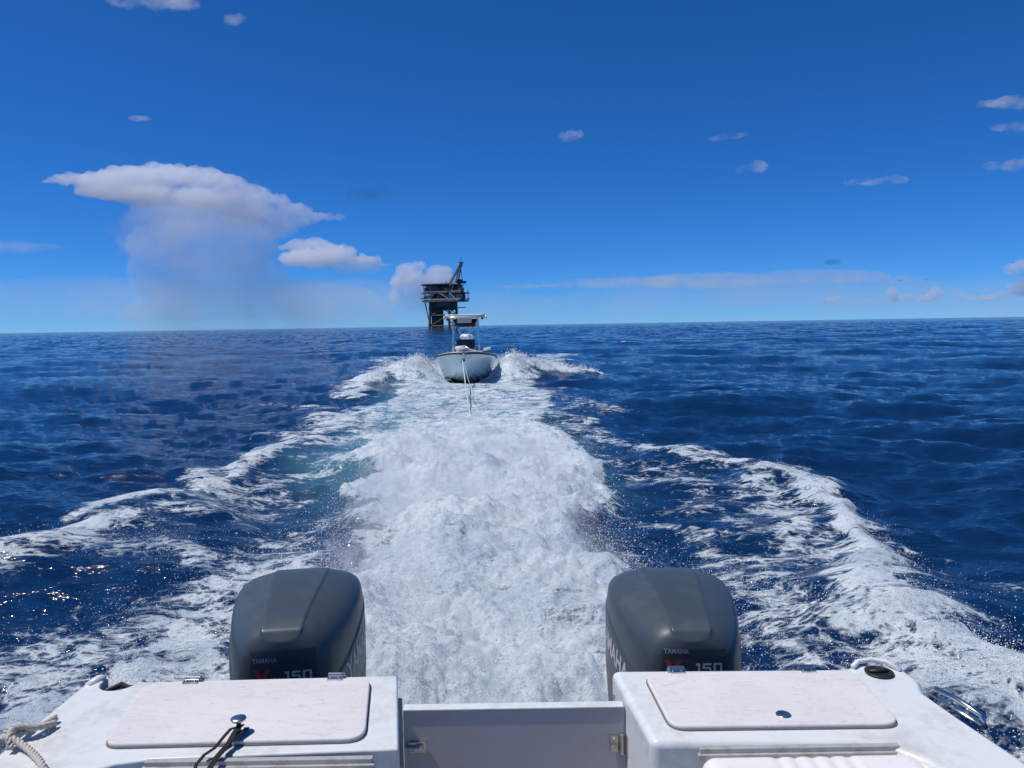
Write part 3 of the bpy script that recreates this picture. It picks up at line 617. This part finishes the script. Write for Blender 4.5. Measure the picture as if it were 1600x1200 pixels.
cushion('bench_cushion', 'white tufted vinyl seat back below the right hatch', (.745, 1.845, .985), (.56, .12, .22), (-.085, -.04, .005, .05, .095))
cushion('bench_cushion', 'white vinyl seat back below the left stained hatch', (-.665, 1.822, .982), (.58, .12, .22), (-.1, -.05, 0, .05, .1))
cushion('bench_cushion', 'short white bolster in the right rear cockpit corner', (1.035, 1.80, .985), (.22, .10, .2), (), R(-62))
# twisted rope lying on the port gunwale
def rope(name, label, paths, r, pitch, cat='rope'):
    bm = bmesh.new()
    for path in paths:
        P = [Vector(p) for p in path]; D = []
        for i in range(len(P)-1):
            a0, a1, a2, a3 = P[max(i-1, 0)], P[i], P[i+1], P[min(i+2, len(P)-1)]
            for q in range(14):
                t = q/14; D.append(.5*((2*a1)+(a2-a0)*t+(2*a0-5*a1+4*a2-a3)*t*t+(3*a1-a0-3*a2+a3)*t**3))
        D.append(P[-1]); L_ = 0
        for s_ in range(3):
            pts = []; L_ = 0
            for i, p in enumerate(D):
                if i: L_ += (p-D[i-1]).length
                t = (D[min(i+1, len(D)-1)]-D[max(i-1, 0)]).normalized(); a = t.cross(Vector((0, 0, 1))); a = a.normalized() if a.length > .01 else Vector((1, 0, 0)); b2 = t.cross(a)
                ph = L_/pitch*2*math.pi + s_*2.094; pts.append(p + r*.52*(math.cos(ph)*a + math.sin(ph)*b2))
            tube(bm, pts, r*.55, 6)
    o_ = done(name, bm, M_ROPE, None, smooth=True); tag(o_, label, cat); return o_
rope('mooring_rope', 'twisted off-white mooring rope looped over the left gunwale', [
    [(-1.305, 2.10, 1.114), (-1.315, 2.05, 1.118), (-1.335, 2.01, 1.122), (-1.37, 1.985, 1.118), (-1.42, 1.97, 1.06), (-1.44, 1.965, .95)],
    [(-1.44, 1.99, .97), (-1.40, 1.975, 1.09), (-1.36, 1.965, 1.132), (-1.30, 1.945, 1.120), (-1.24, 1.90, 1.115), (-1.19, 1.85, 1.114), (-1.13, 1.78, 1.08), (-1.11, 1.75, .98)],
    [(-1.345, 2.045, 1.114), (-1.355, 2.0, 1.135), (-1.345, 1.96, 1.138), (-1.33, 1.94, 1.114)],
    [(-1.29, 2.07, 1.113), (-1.31, 2.02, 1.128), (-1.36, 2.0, 1.14), (-1.41, 2.01, 1.08), (-1.43, 2.02, .98)]], .0092, .046)
bm = bmesh.new()
def ribbon(bm, pts, w, th=.003):
    pts = [Vector(p) for p in pts]; rings = []
    for i, p in enumerate(pts):
        t = (pts[min(i+1, len(pts)-1)]-pts[max(i-1, 0)]).normalized(); a = Vector((.85, -.5, .1)); a = (a-a.dot(t)*t).normalized(); n_ = t.cross(a)
        rings.append([bm.verts.new(p+a*w*sx/2+n_*th*sz/2) for sx, sz in ((-1, -1), (1, -1), (1, 1), (-1, 1))])
    for A_, B2 in zip(rings[:-1], rings[1:]):
        for i in range(4): bm.faces.new((A_[i], A_[(i+1) % 4], B2[(i+1) % 4], B2[i]))
    bm.faces.new(rings[0][::-1]); bm.faces.new(rings[-1])
ribbon(bm, [(-.752, 2.018, 1.128), (-.748, 1.99, 1.137), (-.752, 1.965, 1.132), (-.757, 1.935, 1.12), (-.762, 1.905, 1.118), (-.768, 1.875, 1.115), (-.772, 1.84, 1.105), (-.77, 1.81, 1.07), (-.765, 1.77, 1.02), (-.76, 1.76, .9)], .017)
ribbon(bm, [(-.760, 2.012, 1.124), (-.768, 1.985, 1.134), (-.775, 1.955, 1.130), (-.787, 1.92, 1.118), (-.80, 1.885, 1.120), (-.806, 1.85, 1.116), (-.81, 1.81, 1.075), (-.81, 1.77, 1.03), (-.808, 1.75, .92)], .009)
ribbon(bm, [(-.735, 2.012, 1.122), (-.730, 1.99, 1.127), (-.742, 1.965, 1.129), (-.752, 1.94, 1.124)], .014)
o_ = done('tie_strap', bm, M_STRAP); tag(o_, 'black webbing strap hanging from the knob of the left hatch', 'strap')

# ------------------------------------------------------------------ outboard engines
def outboard(label, loc, rz, side, lift):
    root = empty('outboard_engine', loc, rz); tag(root, label, 'outboard engine', 'twin outboards on the transom')
    # half profiles (x, z) front to rear; y measured aft of the front face
    secs = [
        (0.000, [(0.116, 0.710), (0.122, 0.880), (0.121, 0.985), (0.118, 0.997), (0.117, 1.061), (0.110, 1.115), (0.078, 1.148), (0.057, 1.1615), (0.052, 1.166)], 1.167),
        (0.022, [(0.146, 0.710), (0.154, 0.880), (0.152, 0.990), (0.149, 1.002), (0.147, 1.079), (0.139, 1.143), (0.098, 1.184), (0.069, 1.1975), (0.064, 1.202)], 1.203),
        (0.085, [(0.179, 0.710), (0.188, 0.880), (0.186, 1.005), (0.182, 1.017), (0.180, 1.096), (0.169, 1.161), (0.115, 1.203), (0.075, 1.2165), (0.070, 1.221)], 1.222),
        (0.200, [(0.209, 0.710), (0.220, 0.880), (0.218, 1.040), (0.213, 1.052), (0.210, 1.122), (0.198, 1.181), (0.133, 1.218), (0.085, 1.2315), (0.080, 1.236)], 1.237),
        (0.340, [(0.235, 0.710), (0.247, 0.880), (0.245, 1.085), (0.239, 1.097), (0.236, 1.153), (0.222, 1.202), (0.152, 1.229), (0.099, 1.2425), (0.094, 1.247)], 1.248),
        (0.480, [(0.241, 0.710), (0.254, 0.880), (0.251, 1.118), (0.246, 1.130), (0.243, 1.174), (0.229, 1.214), (0.161, 1.235), (0.111, 1.2465), (0.106, 1.251)], 1.252),
        (0.600, [(0.220, 0.710), (0.232, 0.880), (0.230, 1.120), (0.225, 1.132), (0.222, 1.169), (0.209, 1.204), (0.150, 1.222), (0.107, 1.2315), (0.102, 1.236)], 1.237),
        (0.670, [(0.173, 0.710), (0.182, 0.880), (0.180, 1.090), (0.176, 1.102), (0.174, 1.133), (0.164, 1.163), (0.120, 1.180), (0.089, 1.1875), (0.084, 1.192)], 1.193),
        (0.700, [(0.104, 0.710), (0.110, 0.880), (0.109, 1.050), (0.106, 1.062), (0.105, 1.084), (0.099, 1.108), (0.072, 1.120), (0.055, 1.1255), (0.050, 1.130)], 1.131)]
    bm = bmesh.new(); cr = bm.edges.layers.float.new('crease_edge'); rings = []
    for y_, pr, zt in secs:
        rings.append([bm.verts.new((-x_, y_, z_)) for x_, z_ in pr] + [bm.verts.new((0, y_, zt))] + [bm.verts.new((x_, y_, z_)) for x_, z_ in pr[::-1]])
    n = len(rings[0])
    for A_, B2 in zip(rings[:-1], rings[1:]):
        for i in range(n-1): bm.faces.new((A_[i], A_[i+1], B2[i+1], B2[i]))
    for rg_ in (rings[0], rings[-1]):
        h_ = n//2
        for i in range(h_-1): bm.faces.new((rg_[i], rg_[i+1], rg_[n-2-i], rg_[n-1-i]))
        bm.faces.new((rg_[h_-1], rg_[h_], rg_[h_+1]))
    bm.edges.ensure_lookup_table()
    def cre(i, v, lo=0, hi=99):
        for j in range(max(lo, 0), min(hi, len(rings)-1)):
            for q in (i, n-1-i):
                e = bm.edges.get((rings[j][q], rings[j+1][q]))
                if e: e[cr] = v
    cre(7, 1.0, 1, 8); cre(8, 1.0, 1, 8); cre(2, .85, 1, 8); cre(3, .85, 1, 8)
    for q in range(7, n-8):
        e = bm.edges.get((rings[1][q], rings[1][q+1]))
        if e: e[cr] = .45
    cowl = done('cowl', bm, M_COWL, root, smooth=True, sub=3)
    bpy.context.view_layer.update(); dg = bpy.context.evaluated_depsgraph_get()
    ev = cowl.evaluated_get(dg); tm = ev.to_mesh(); bvh = BVHTree.FromPolygons([v.co.copy() for v in tm.vertices], [tuple(p.vertices) for p in tm.polygons]); ev.to_mesh_clear()
    def project(bm, name, mat, parent, frame, direction, off=.0012):
        """lay flat lettering on the cowl"""
        bad = []
        for v in bm.verts:
            p = frame @ v.co; h_ = bvh.ray_cast(p, direction)
            if h_[0] is None: bad.append(v)
            else: v.co = h_[0] - direction*off
        bmesh.ops.delete(bm, geom=bad, context='VERTS')
        me = bpy.data.meshes.new(name); bm.to_mesh(me); bm.free(); return link_mesh(name, me, mat, parent)
    def front(x_, z_): return Matrix.Translation((x_, -.3, z_)) @ Matrix.Rotation(R(90), 4, 'X')
    AFT = Vector((0, 1, 0))
    # dark front panel
    bm = bmesh.new(); bmesh.ops.create_grid(bm, x_segments=30, y_segments=16, size=.5)
    for v in bm.verts: v.co = Vector((v.co.x*.215, v.co.y*.32, 0))
    project(bm, 'front_panel', M_PANEL, cowl, front(.004, .978), AFT, .0008)
    project(text_mesh('YAMAHA', .024, .0006, .82), 'lettering', M_DIM, cowl, front(-.056, 1.098 + lift), AFT, .002)
    project(text_mesh('V', .062, .0035, 1.15), 'lettering', M_RED, cowl, front(-.066, 1.040 + lift), AFT, .002)
    project(text_mesh('6', .030, .001, 1.0), 'lettering', M_DIM, cowl, front(-.026, 1.028 + lift), AFT, .002)
    bm = bmesh.new(); q_ = .0075   # wide squared digits
    for (x0_, x1_, z0_, z1_) in ((.010, .010+q_, 0, .036), (.003, .010, .028, .036),
            (.026, .055, .0285, .036), (.026, .026+q_, .016, .0285), (.026+q_, .052, .016, .0225), (.052-q_+.003, .055, .002, .0195), (.026, .052, 0, .0065),
            (.062, .062+q_, .002, .034), (.084, .084+q_, .002, .034), (.064, .0895, .0295, .036), (.064, .0895, 0, .0065)):
        box(bm, ((x0_+x1_)/2 - .046, (z0_+z1_)/2 - .018, 0), (x1_-x0_, z1_-z0_, .0004))
    bmesh.ops.delete(bm, geom=[f_ for f_ in bm.faces if abs(f_.normal.z) < .5 or f_.calc_center_median().z < 0], context='FACES')
    project(bm, 'lettering', M_SILVER, cowl, front(.052, 1.040 + lift), AFT, .002)
    for s_ in (-1, 1):
        rot = Matrix.Rotation(R(90*s_), 4, 'Z') @ Matrix.Rotation(R(90), 4, 'X')
        fr = Matrix.Translation((s_*.6, .315, 1.005)) @ Matrix.Rotation(R(10), 4, 'X') @ rot
        project(text_mesh('YAMAHA', .105, .003, .80), 'lettering', M_SILVER, cowl, fr, Vector((-s_, 0, 0)), .0015)
        for z_, col_ in ((.885, M_DIM), (.862, M_RED)):
            bm = bmesh.new(); bmesh.ops.create_grid(bm, x_segments=40, y_segments=1, size=.5)
            for v in bm.verts: v.co = Vector((v.co.x*.46, v.co.y*.006, 0))
            project(bm, 'stripe', col_, cowl, Matrix.Translation((s_*.6, .30, z_)) @ Matrix.Rotation(R(5), 4, 'X') @ rot, Vector((-s_, 0, 0)), .0015)
    if side == 'L':
        for cx, cy, sx_, sy_ in ((-.185, .545, .07, .022), (.165, .565, .085, .016)):
            bm = bmesh.new(); bmesh.ops.create_grid(bm, x_segments=14, y_segments=6, size=.5)
            for v in bm.verts:
                u, w = v.co.x*2, v.co.y*2; rad = max(abs(u), abs(w)); ang = math.atan2(w, u)
                q = rad*(1 + .35*mnoise.noise(Vector((math.cos(ang)*1.5, math.sin(ang)*1.5, cx*40)))); v.co = Vector((q*math.cos(ang)*sx_/2, q*math.sin(ang)*sy_/2, 0))
            project(bm, 'paint_chip', M_CHIP, cowl, Matrix.Translation((cx*.7, cy, 1.6)), Vector((0, 0, -1)), .0012)
    bm = bmesh.new(); prism(bm, rounded([(-.20, .05), (.20, .05), (.235, .3), (.20, .62), (-.20, .62), (-.235, .3)], .08), .60, .72); done('lower_cowl', bm, M_PANEL, root, smooth=True, bevel=.03)
    bm = bmesh.new(); prism(bm, rounded([(-.09, .08), (.09, .08), (.10, .45), (0, .58), (-.10, .45)], .04), -.25, .62); done('midsection', bm, M_COWL, root, smooth=True, bevel=.015)
    bm = bmesh.new(); prism(bm, rounded([(-.12, .0), (.12, .0), (.16, .5), (0, .66), (-.16, .5)], .05), -.28, -.25); tube(bm, [(0, .05, -.55), (0, .2, -.52), (0, .5, -.52), (0, .62, -.52)], .055, 12); box(bm, (0, .3, -.42), (.03, .26, .34)); done('gearcase', bm, M_COWL, root, bevel=.004)
    for s_ in (-1, 1):
        bm = bmesh.new(); box(bm, (s_*.15, -.02, .46), (.035, .20, .42)); done('clamp_bracket', bm, M_COWL, root, bevel=.01)
    return root
outboard('dark grey outboard engine with chipped cowl top, left of the transom door', (-.787, 2.50, -.012), R(7.5), 'L', .008)
outboard('dark grey outboard engine with clean cowl, right of the transom door', (.592, 2.50, -.034), R(-1.5), 'R', .036)
# ------------------------------------------------------------------ the boat under tow
M_HULL = paint('towed_hull', (.84, .92, .89), .25, .5, coat=.4, dirt=(.5, .56, .52), dscale=1.2, amount=.25); M_WHITE = paint('white_deck', (.78, .79, .78), .45)
M_ALU = metal('aluminium_pipe', (.75, .76, .77), .35); M_CANVAS = paint('dark_canvas', (.025, .027, .032), .8); M_BOX = paint('grey_box', (.50, .51, .51), .5)
k = NT('windscreen'); gb = k.n('ShaderNodeBsdfPrincipled', Roughness=.08); gb.inputs['Base Color'].default_value = (.02, .025, .03, 1); gb.inputs['Alpha'].default_value = .75; k.l(gb.outputs[0], k.out.inputs['Surface']); M_SCREEN = k.m
tb = empty('towed_boat', (-1.76, 28.2, .10), R(.5)); tb.rotation_euler = (R(-2.2), R(-.5), R(1.5))
tag(tb, 'pale green centre console boat being towed behind, bow towards us', 'boat')
ST = [  # y aft of stem, sheer half breadth, sheer z, chine half breadth, chine z, keel z
    (0.00, .03, 1.10, .012, .86, .80), (.10, .24, 1.105, .05, .74, .62), (.35, .52, 1.10, .16, .60, .42), (.8, .82, 1.07, .40, .44, .22), (1.4, 1.04, 1.03, .64, .31, .07), (2.2, 1.18, .98, .84, .20, -.03),
    (3.2, 1.23, .93, .94, .13, -.10), (4.6, 1.24, .90, .97, .09, -.14), (6.6, 1.20, .90, .95, .07, -.16)]
bm = bmesh.new(); rg = []
for (y_, sb, sz, cb, cz, kz) in ST:
    mid = (cb + (sb-cb)*.42, cz + (sz-cz)*.5)
    half = [(sb, sz), mid, (cb+.02, cz+.03), (cb, cz), (cb*.5, (cz+kz)/2-.005)]
    rg.append([bm.verts.new((-a, y_, c_)) for a, c_ in half] + [bm.verts.new((0, y_, kz))] + [bm.verts.new((a, y_, c_)) for a, c_ in half[::-1]])
for a_, c_ in zip(rg[:-1], rg[1:]):
    for i in range(10): bm.faces.new((a_[i], a_[i+1], c_[i+1], c_[i]))
bm.faces.new(rg[-1]); bm.faces.new(rg[0][::-1])
done('hull', bm, M_HULL, tb, smooth=True).modifiers.new('es', 'EDGE_SPLIT').split_angle = R(32)
bm = bmesh.new(); inn = []
for (y_, sb, sz, *_r) in ST:   # deck cap: a coaming ring with a low foredeck
    inn.append([bm.verts.new((s_*sb*f_, y_, sz+dz)) for s_, f_, dz in ((-1, 1.0, .0), (-1, .97, .045), (-1, .80, .055), (1, .80, .055), (1, .97, .045), (1, 1.0, .0))])
for j, (a_, c_) in enumerate(zip(inn[:-1], inn[1:])):
    for i in range(5):
        if i == 2 and j >= 5: continue
        bm.faces.new((a_[i], a_[i+1], c_[i+1], c_[i]))
done('deck', bm, M_WHITE, tb)
bm = bmesh.new(); prism(bm, [(-.95, 2.1), (.95, 2.1), (1.0, 6.5), (-1.0, 6.5)], .40, .46); done('sole', bm, M_WHITE, tb)
for s_ in (-1, 1):
    bm = bmesh.new(); tube(bm, [(s_*(sb+.012), y_-.015*(y_ < .2), sz-.012) for (y_, sb, sz, *_r) in ST], .036, 8); done('rub_rail', bm, M_BLACK, tb, smooth=True)
for s_ in (-1, 1):
    for f_ in (.45, .75):
        bm = bmesh.new(); pts = []
        for (y_, sb, sz, cb, cz, kz) in ST[3:]: pts.append((s_*cb*f_, y_, kz+(cz-kz)*f_-.012))
        tube(bm, pts, .022, 6); done('strake', bm, M_HULL, tb, smooth=True)
bm = bmesh.new(); lathe(bm, (0, .02, .84), [(.055, -.03), (.06, 0), (.03, .02)], 14, 'Y'); tube(bm, [(0, .0, .84), (-.04, -.07, .80), (-.10, -.09, .77)], .018, 8); done('bow_eye', bm, M_BLACK, tb, smooth=True)
# console, screen, leaning post
bm = bmesh.new(); prism(bm, rounded([(-.38, 3.1), (.38, 3.1), (.40, 3.9), (-.40, 3.9)], .08), .46, 1.36); con = done('console', bm, M_WHITE, tb, smooth=True, bevel=.04)
bm = bmesh.new(); box(bm, (0, 3.22, 1.50), (.74, .02, .34), Matrix.Rotation(R(-18), 3, 'X')); done('windscreen', bm, M_SCREEN, con)
bm = bmesh.new(); tube(bm, [(-.45, 3.26, 1.56), (.45, 3.26, 1.56)], .026, 8); done('grab_rail', bm, M_ALU, con, smooth=True)
bm = bmesh.new(); box(bm, (0, 2.85, .78), (.66, .42, .62)); done('console_seat', bm, M_WHITE, tb, bevel=.05, smooth=True)
bm = bmesh.new(); box(bm, (0, 2.84, 1.36), (.76, .10, .16)); done('seat_back', bm, M_CANVAS, tb, bevel=.03, smooth=True)
bm = bmesh.new(); box(bm, (0, 4.7, 1.05), (.9, .4, .5)); done('leaning_post', bm, M_CANVAS, tb, bevel=.05, smooth=True)
# T-top
top = empty('t_top', (0, 0, .2)); top.parent = tb
bm = bmesh.new()
prism(bm, rounded([(-.80, 2.75), (.80, 2.75), (.84, 4.7), (-.84, 4.7)], .18), 2.40, 2.475)
done('canopy', bm, M_WHITE, top, smooth=True, bevel=.03)
bm = bmesh.new()
P_ = [(-.82, 2.80), (-.4, 2.72), (0, 2.70), (.4, 2.72), (.82, 2.80)]
tube(bm, [(x_, y_, 2.36) for x_, y_ in P_], .03, 8); tube(bm, [(-.84, 2.8, 2.36), (-.86, 4.7, 2.36)], .03, 8); tube(bm, [(.84, 2.8, 2.36), (.86, 4.7, 2.36)], .03, 8); done('canopy_frame', bm, M_ALU, top, smooth=True)
for s_ in (-1, 1):
    for y0_, y1_ in ((3.25, 3.15), (4.1, 4.3)):
        bm = bmesh.new(); tube(bm, [(s_*.56, y0_, .46), (s_*.53, y0_, 1.3), (s_*.50, y1_, 2.0), (s_*.50, y1_, 2.37)], .034, 8); done('leg', bm, M_ALU, top, smooth=True)
    bm = bmesh.new(); tube(bm, [(s_*.48, 3.15, 2.22), (s_*.27, 3.2, 1.86), (s_*.16, 3.25, 1.58)], .02, 8); done('brace', bm, M_ALU, top, smooth=True)
    bm = bmesh.new(); box(bm, (s_*.70, 3.1, 2.31), (.10, .14, .09)); done('spreader_light', bm, M_BLACK, top, bevel=.02)
bm = bmesh.new(); box(bm, (-.03, 3.05, 2.26), (.58, .42, .24)); done('electronics_box', bm, M_BOX, top, bevel=.02)
bm = bmesh.new(); box(bm, (0, 3.5, 2.08), (.86, .7, .16)); box(bm, (0, 3.9, 2.25), (.98, .9, .14)); done('life_jacket_bag', bm, M_CANVAS, top, bevel=.05)
# trolling motor folded on the bow
tm_ = empty('trolling_motor', (0, 0, 0)); tm_.parent = tb
bm = bmesh.new(); tube(bm, [(-.34, 1.25, 1.30), (.05, 1.2, 1.34)], .065, 10); done('motor_pod', bm, M_WHITE, tm_, smooth=True)
bm = bmesh.new(); tube(bm, [(.05, 1.2, 1.34), (.3, 1.25, 1.22), (.62, 1.4, 1.17), (.86, 1.5, 1.24)], .03, 8); done('shaft', bm, M_ALU, tm_, smooth=True)
bm = bmesh.new(); box(bm, (.88, 1.5, 1.25), (.30, .16, .10), Matrix.Rotation(R(-10), 3, 'Y')); done('motor_head', bm, M_WHITE, tm_, bevel=.03, smooth=True)
bm = bmesh.new(); box(bm, (-.05, 1.3, 1.16), (.36, .26, .09)); done('mount', bm, M_BLACK, tm_, bevel=.02)
bm = bmesh.new(); bmesh.ops.create_icosphere(bm, subdivisions=4, radius=1)
for v in bm.verts:
    p = v.co.copy(); t = mnoise.fractal(p*1.6+Vector((3, 1, 2)), .8, 2.1, 4); v.co = Vector((p.x*.24*(1+.25*t), p.y*.2*(1+.2*t), max(p.z, -.45)*.15*(1+.35*t)))
bun = done('towel_bundle', bm, M_WHITE, None, smooth=True); bun.location = (-1.80, 31.0, 1.74); tag(bun, 'pale crumpled towel bundle on the towed boat\'s console seat back', 'towel')
# tow line: two strands from the bow eye down into the foam
bm = bmesh.new(); E0 = Vector((-1.79, 28.1, .93)); E1 = Vector((-1.0, 18.3, .02))
tube(bm, [E0 + (E1-E0)*t - Vector((0, 0, .35*math.sin(math.pi*t)*.35)) for t in [i/24 for i in range(25)]] + [Vector((-.9, 17.2, -.25))], .018, 6)
E2 = Vector((-.90, 20.5, .05)); tube(bm, [E0 + Vector((.03, 0, -.03)) + (E2-E0)*t - Vector((0, 0, .5*math.sin(math.pi*t)*.35)) for t in [i/24 for i in range(25)]], .008, 6)
M_TOW = paint('tow_line', (.55, .62, .58), .7, .2); o_ = done('tow_rope', bm, M_TOW, None, smooth=True); tag(o_, 'pale tow rope running from the towed boat\'s bow into the foam', 'rope')

# ------------------------------------------------------------------ offshore platform on the horizon
M_RUST = paint('weathered_steel', (.19, .15, .12), .7, .3, dirt=(.20, .12, .08), dscale=.15, amount=.7); M_DECK = paint('platform_grey', (.20, .19, .175), .7, .3, dirt=(.05, .045, .04), dscale=.3, amount=.6)
M_PALE = paint('platform_pale', (.55, .54, .49), .6, dirt=(.2, .17, .13), dscale=.4, amount=.6); M_DARKP = paint('platform_dark', (.14, .125, .11), .7)
pf = empty('offshore_platform', (-58.2, 700, -1.5), R(-20)); tag(pf, 'dark steel offshore platform with crane standing on the horizon', 'platform')
def part(name, mat, par, fn):
    bm = bmesh.new(); fn(bm); return done(name, bm, mat, par)
def bar(name, a, b2, r, mat=M_RUST, par=pf, seg=8):
    bm = bmesh.new(); tube(bm, [a, b2], r, seg); return done(name, bm, mat, par)
def bx(name, c, s_, mat, par=pf):
    bm = bmesh.new(); box(bm, c, s_); return done(name, bm, mat, par)
LG = [(-12, -8), (6, -8), (-12, 8), (6, 8)]
for (x_, y_) in LG: bar('leg', (x_*1.12, y_*1.15, -5), (x_, y_, 27), 1.25)
for q in range(16):
    x_ = -11.5 + (q % 4)*2.3; y_ = -6 + (q//4)*2.5; bar('conductor', (x_, y_, -5), (x_, y_, 25), .75, [M_RUST, M_DECK, M_RUST][q % 3])
for z_ in (4, 13.5, 21):
    for a_, b_i in ((0, 1), (2, 3), (0, 2), (1, 3)):
        f_ = 1 + .12*(27-z_)/32; bar('brace', (LG[a_][0]*f_, LG[a_][1]*f_, z_), (LG[b_i][0]*f_, LG[b_i][1]*f_, z_), .5)
for z0_, z1_ in ((4, 13.5), (13.5, 21), (21, 27)):
    for a_, b_i in ((0, 1), (3, 2), (0, 2), (3, 1)):
        bar('brace', (LG[a_][0]*1.06, LG[a_][1]*1.06, z0_), (LG[b_i][0]*1.04, LG[b_i][1]*1.04, z1_), .45)
bar('brace', (-18.5, -6, 25.5), (-13.4, -8.2, 6), .55); bar('brace', (14, -8, 26), (6.6, -8.6, 14), .5)
bx('boat_landing', (-3, -9.8, 2.2), (20, 2, .7), M_RUST); bx('walkway', (-3, 0, 14), (16, 13, .5), M_DARKP)
bx('lower_deck', (-1, 0, 26.2), (37, 22, 1.2), M_DECK); bx('cellar_skid', (2, -3, 23.6), (13, 14, 4.4), M_DARKP)
bx('middle_deck', (-.5, 0, 33.4), (38, 22, .9), M_DECK); bx('upper_deck', (-3.5, 0, 40.6), (33, 22, .7), M_DECK); bx('helideck', (-6, -1, 41.5), (27, 23, .5), M_PALE)
bx('process_module', (0, 5.5, 30), (31, 4, 6.4), M_DARKP); bx('process_module', (-1, 5.5, 37), (28, 4, 6.2), M_DARKP); bx('process_module', (4.5, -2, 20.5), (10, 10, 5), M_RUST)
bx('balcony', (20.2, -4, 27.5), (6, 9, .8), M_DECK); bx('balcony', (17, -6, 20), (7, 5, .6), M_RUST); bx('stair_landing', (-19.6, -6, 29), (4, 7, .6), M_DECK)
for x_ in (-17, -10, -3, 4, 11, 17):
    for y_ in (-10.4, 10.4): bar('column', (x_, y_, 26.5), (x_, y_, 40.4 if x_ < 13 else 36.5), .42)
rp = random.Random(5)
for lv, (z0_, hmax) in enumerate(((26.8, 5.6), (33.9, 5.8))):
    for q in range(26):
        x_ = -17 + (q % 13)*2.75 + rp.uniform(-.5, .5); y_ = rp.uniform(-9, -4) if q > 12 else rp.uniform(-4, 6); w_, d_, h_ = rp.uniform(1.8, 4.2), rp.uniform(2, 5), rp.uniform(3.0, hmax+.6)
        mt_ = rp.choice([M_DECK, M_RUST, M_PALE, M_RUST, M_DARKP])
        if rp.random() < .35: part('vessel', mt_, pf, lambda bm: lathe(bm, (x_, y_, z0_), [(w_*.4, 0), (w_*.5, .4), (w_*.5, h_-.5), (w_*.2, h_)], 10))
        else: bx('equipment_box', (x_, y_, z0_+h_/2), (w_, d_, h_), mt_)
bx('quarters', (-11, -4, 36.9), (9, 9, 5.6), M_PALE); bx('quarters', (-13, -8.6, 29.3), (6, 3, 4.6), M_PALE)
for (w_, d_, z_) in ((38, 22, 34.9), (37, 22, 27.9)):
    for y_ in (-d_/2,):
        for dz in (0, -.55): bar('handrail', (-w_/2, y_, z_+dz), (w_/2, y_, z_+dz), .12, M_PALE, pf, 5)
    for q in range(13): bar('rail_post', (-w_/2+q*w_/12, -d_/2, z_-1.2), (-w_/2+q*w_/12, -d_/2, z_), .12, M_PALE, pf, 5)
for q in range(7): bar('pipe', (-18+rp.uniform(0, 34), -10.8, 27), (-18+rp.uniform(0, 34), -10.8, 40), .22, rp.choice([M_PALE, M_RUST]), pf, 5)
bar('pipe', (3, -11, 37.5), (15.8, -11, 26), .35, M_PALE, pf, 6)
bx('helideck_light', (2, -4, 42.6), (.8, .8, 1.8), M_DARKP)
# pedestal crane with a lattice boom
cr_ = empty('crane', (0, 0, 0)); cr_.parent = pf
bar('pedestal', (14.5, -3, 33.5), (14.5, -3, 41.5), 1.3, M_DARKP, cr_); bx('cab', (15.2, -4, 43.2), (4.6, 4.2, 3.6), M_DARKP, cr_); bx('counterweight', (18.8, -3, 42.4), (3.4, 3.6, 2.2), M_DARKP, cr_)
for s_ in (-1, 1): bar('gantry', (15.8+s_*1.5, -3, 44.5), (16.2+s_*.4, -3, 53), .3, M_DARKP, cr_, 6)
A0, A1 = Vector((4.5, -11.5, 33.5)), Vector((17.2, -5, 58.5)); dv = (A1-A0); sd_ = dv.cross(Vector((0, 1, 0))).normalized()
B0, B1 = Vector((13.2, -6.5, 41.5)), Vector((17.6, -5, 59.5))
for (P0, P1, wd) in ((A0, A1, 1.5), (B0, B1, 1.9)):
    d_ = (P1-P0).normalized(); n1_ = d_.cross(Vector((0, 1, 0))).normalized(); n2_ = d_.cross(n1_)
    for sa in (-1, 1):
        for sb_ in (-1, 1): bar('boom_chord', P0+(n1_*sa+n2_*sb_)*wd*.55, P1+(n1_*sa+n2_*sb_)*wd*.35, .3, M_DARKP, cr_, 5)
    N_ = 9
    for q in range(N_):
        a_ = P0+(P1-P0)*q/N_; b_ = P0+(P1-P0)*(q+1)/N_; s_ = 1 if q % 2 else -1
        bar('boom_lacing', a_+n1_*s_*wd*.5-n2_*wd*.4, b_-n1_*s_*wd*.45-n2_*wd*.4, .22, M_DARKP, cr_, 5)
bx('boom_head', (17.4, -5, 59.6), (3.4, 2.4, 1.3), M_DARKP, cr_); bar('mast', (17.4, -5, 59), (17.4, -5, 64.5), .25, M_DARKP, cr_, 6); bx('boom_head', (17.3, -5, 57.3), (3.6, 1.6, .6), M_DARKP, cr_)
bar('pendant_line', (16.2, -3, 53), (17.4, -5, 58), .1, M_DARKP, cr_, 4); bar('boom_strut', (8, -11, 34), (9.5, -11, 44), .2, M_PALE, cr_, 5)
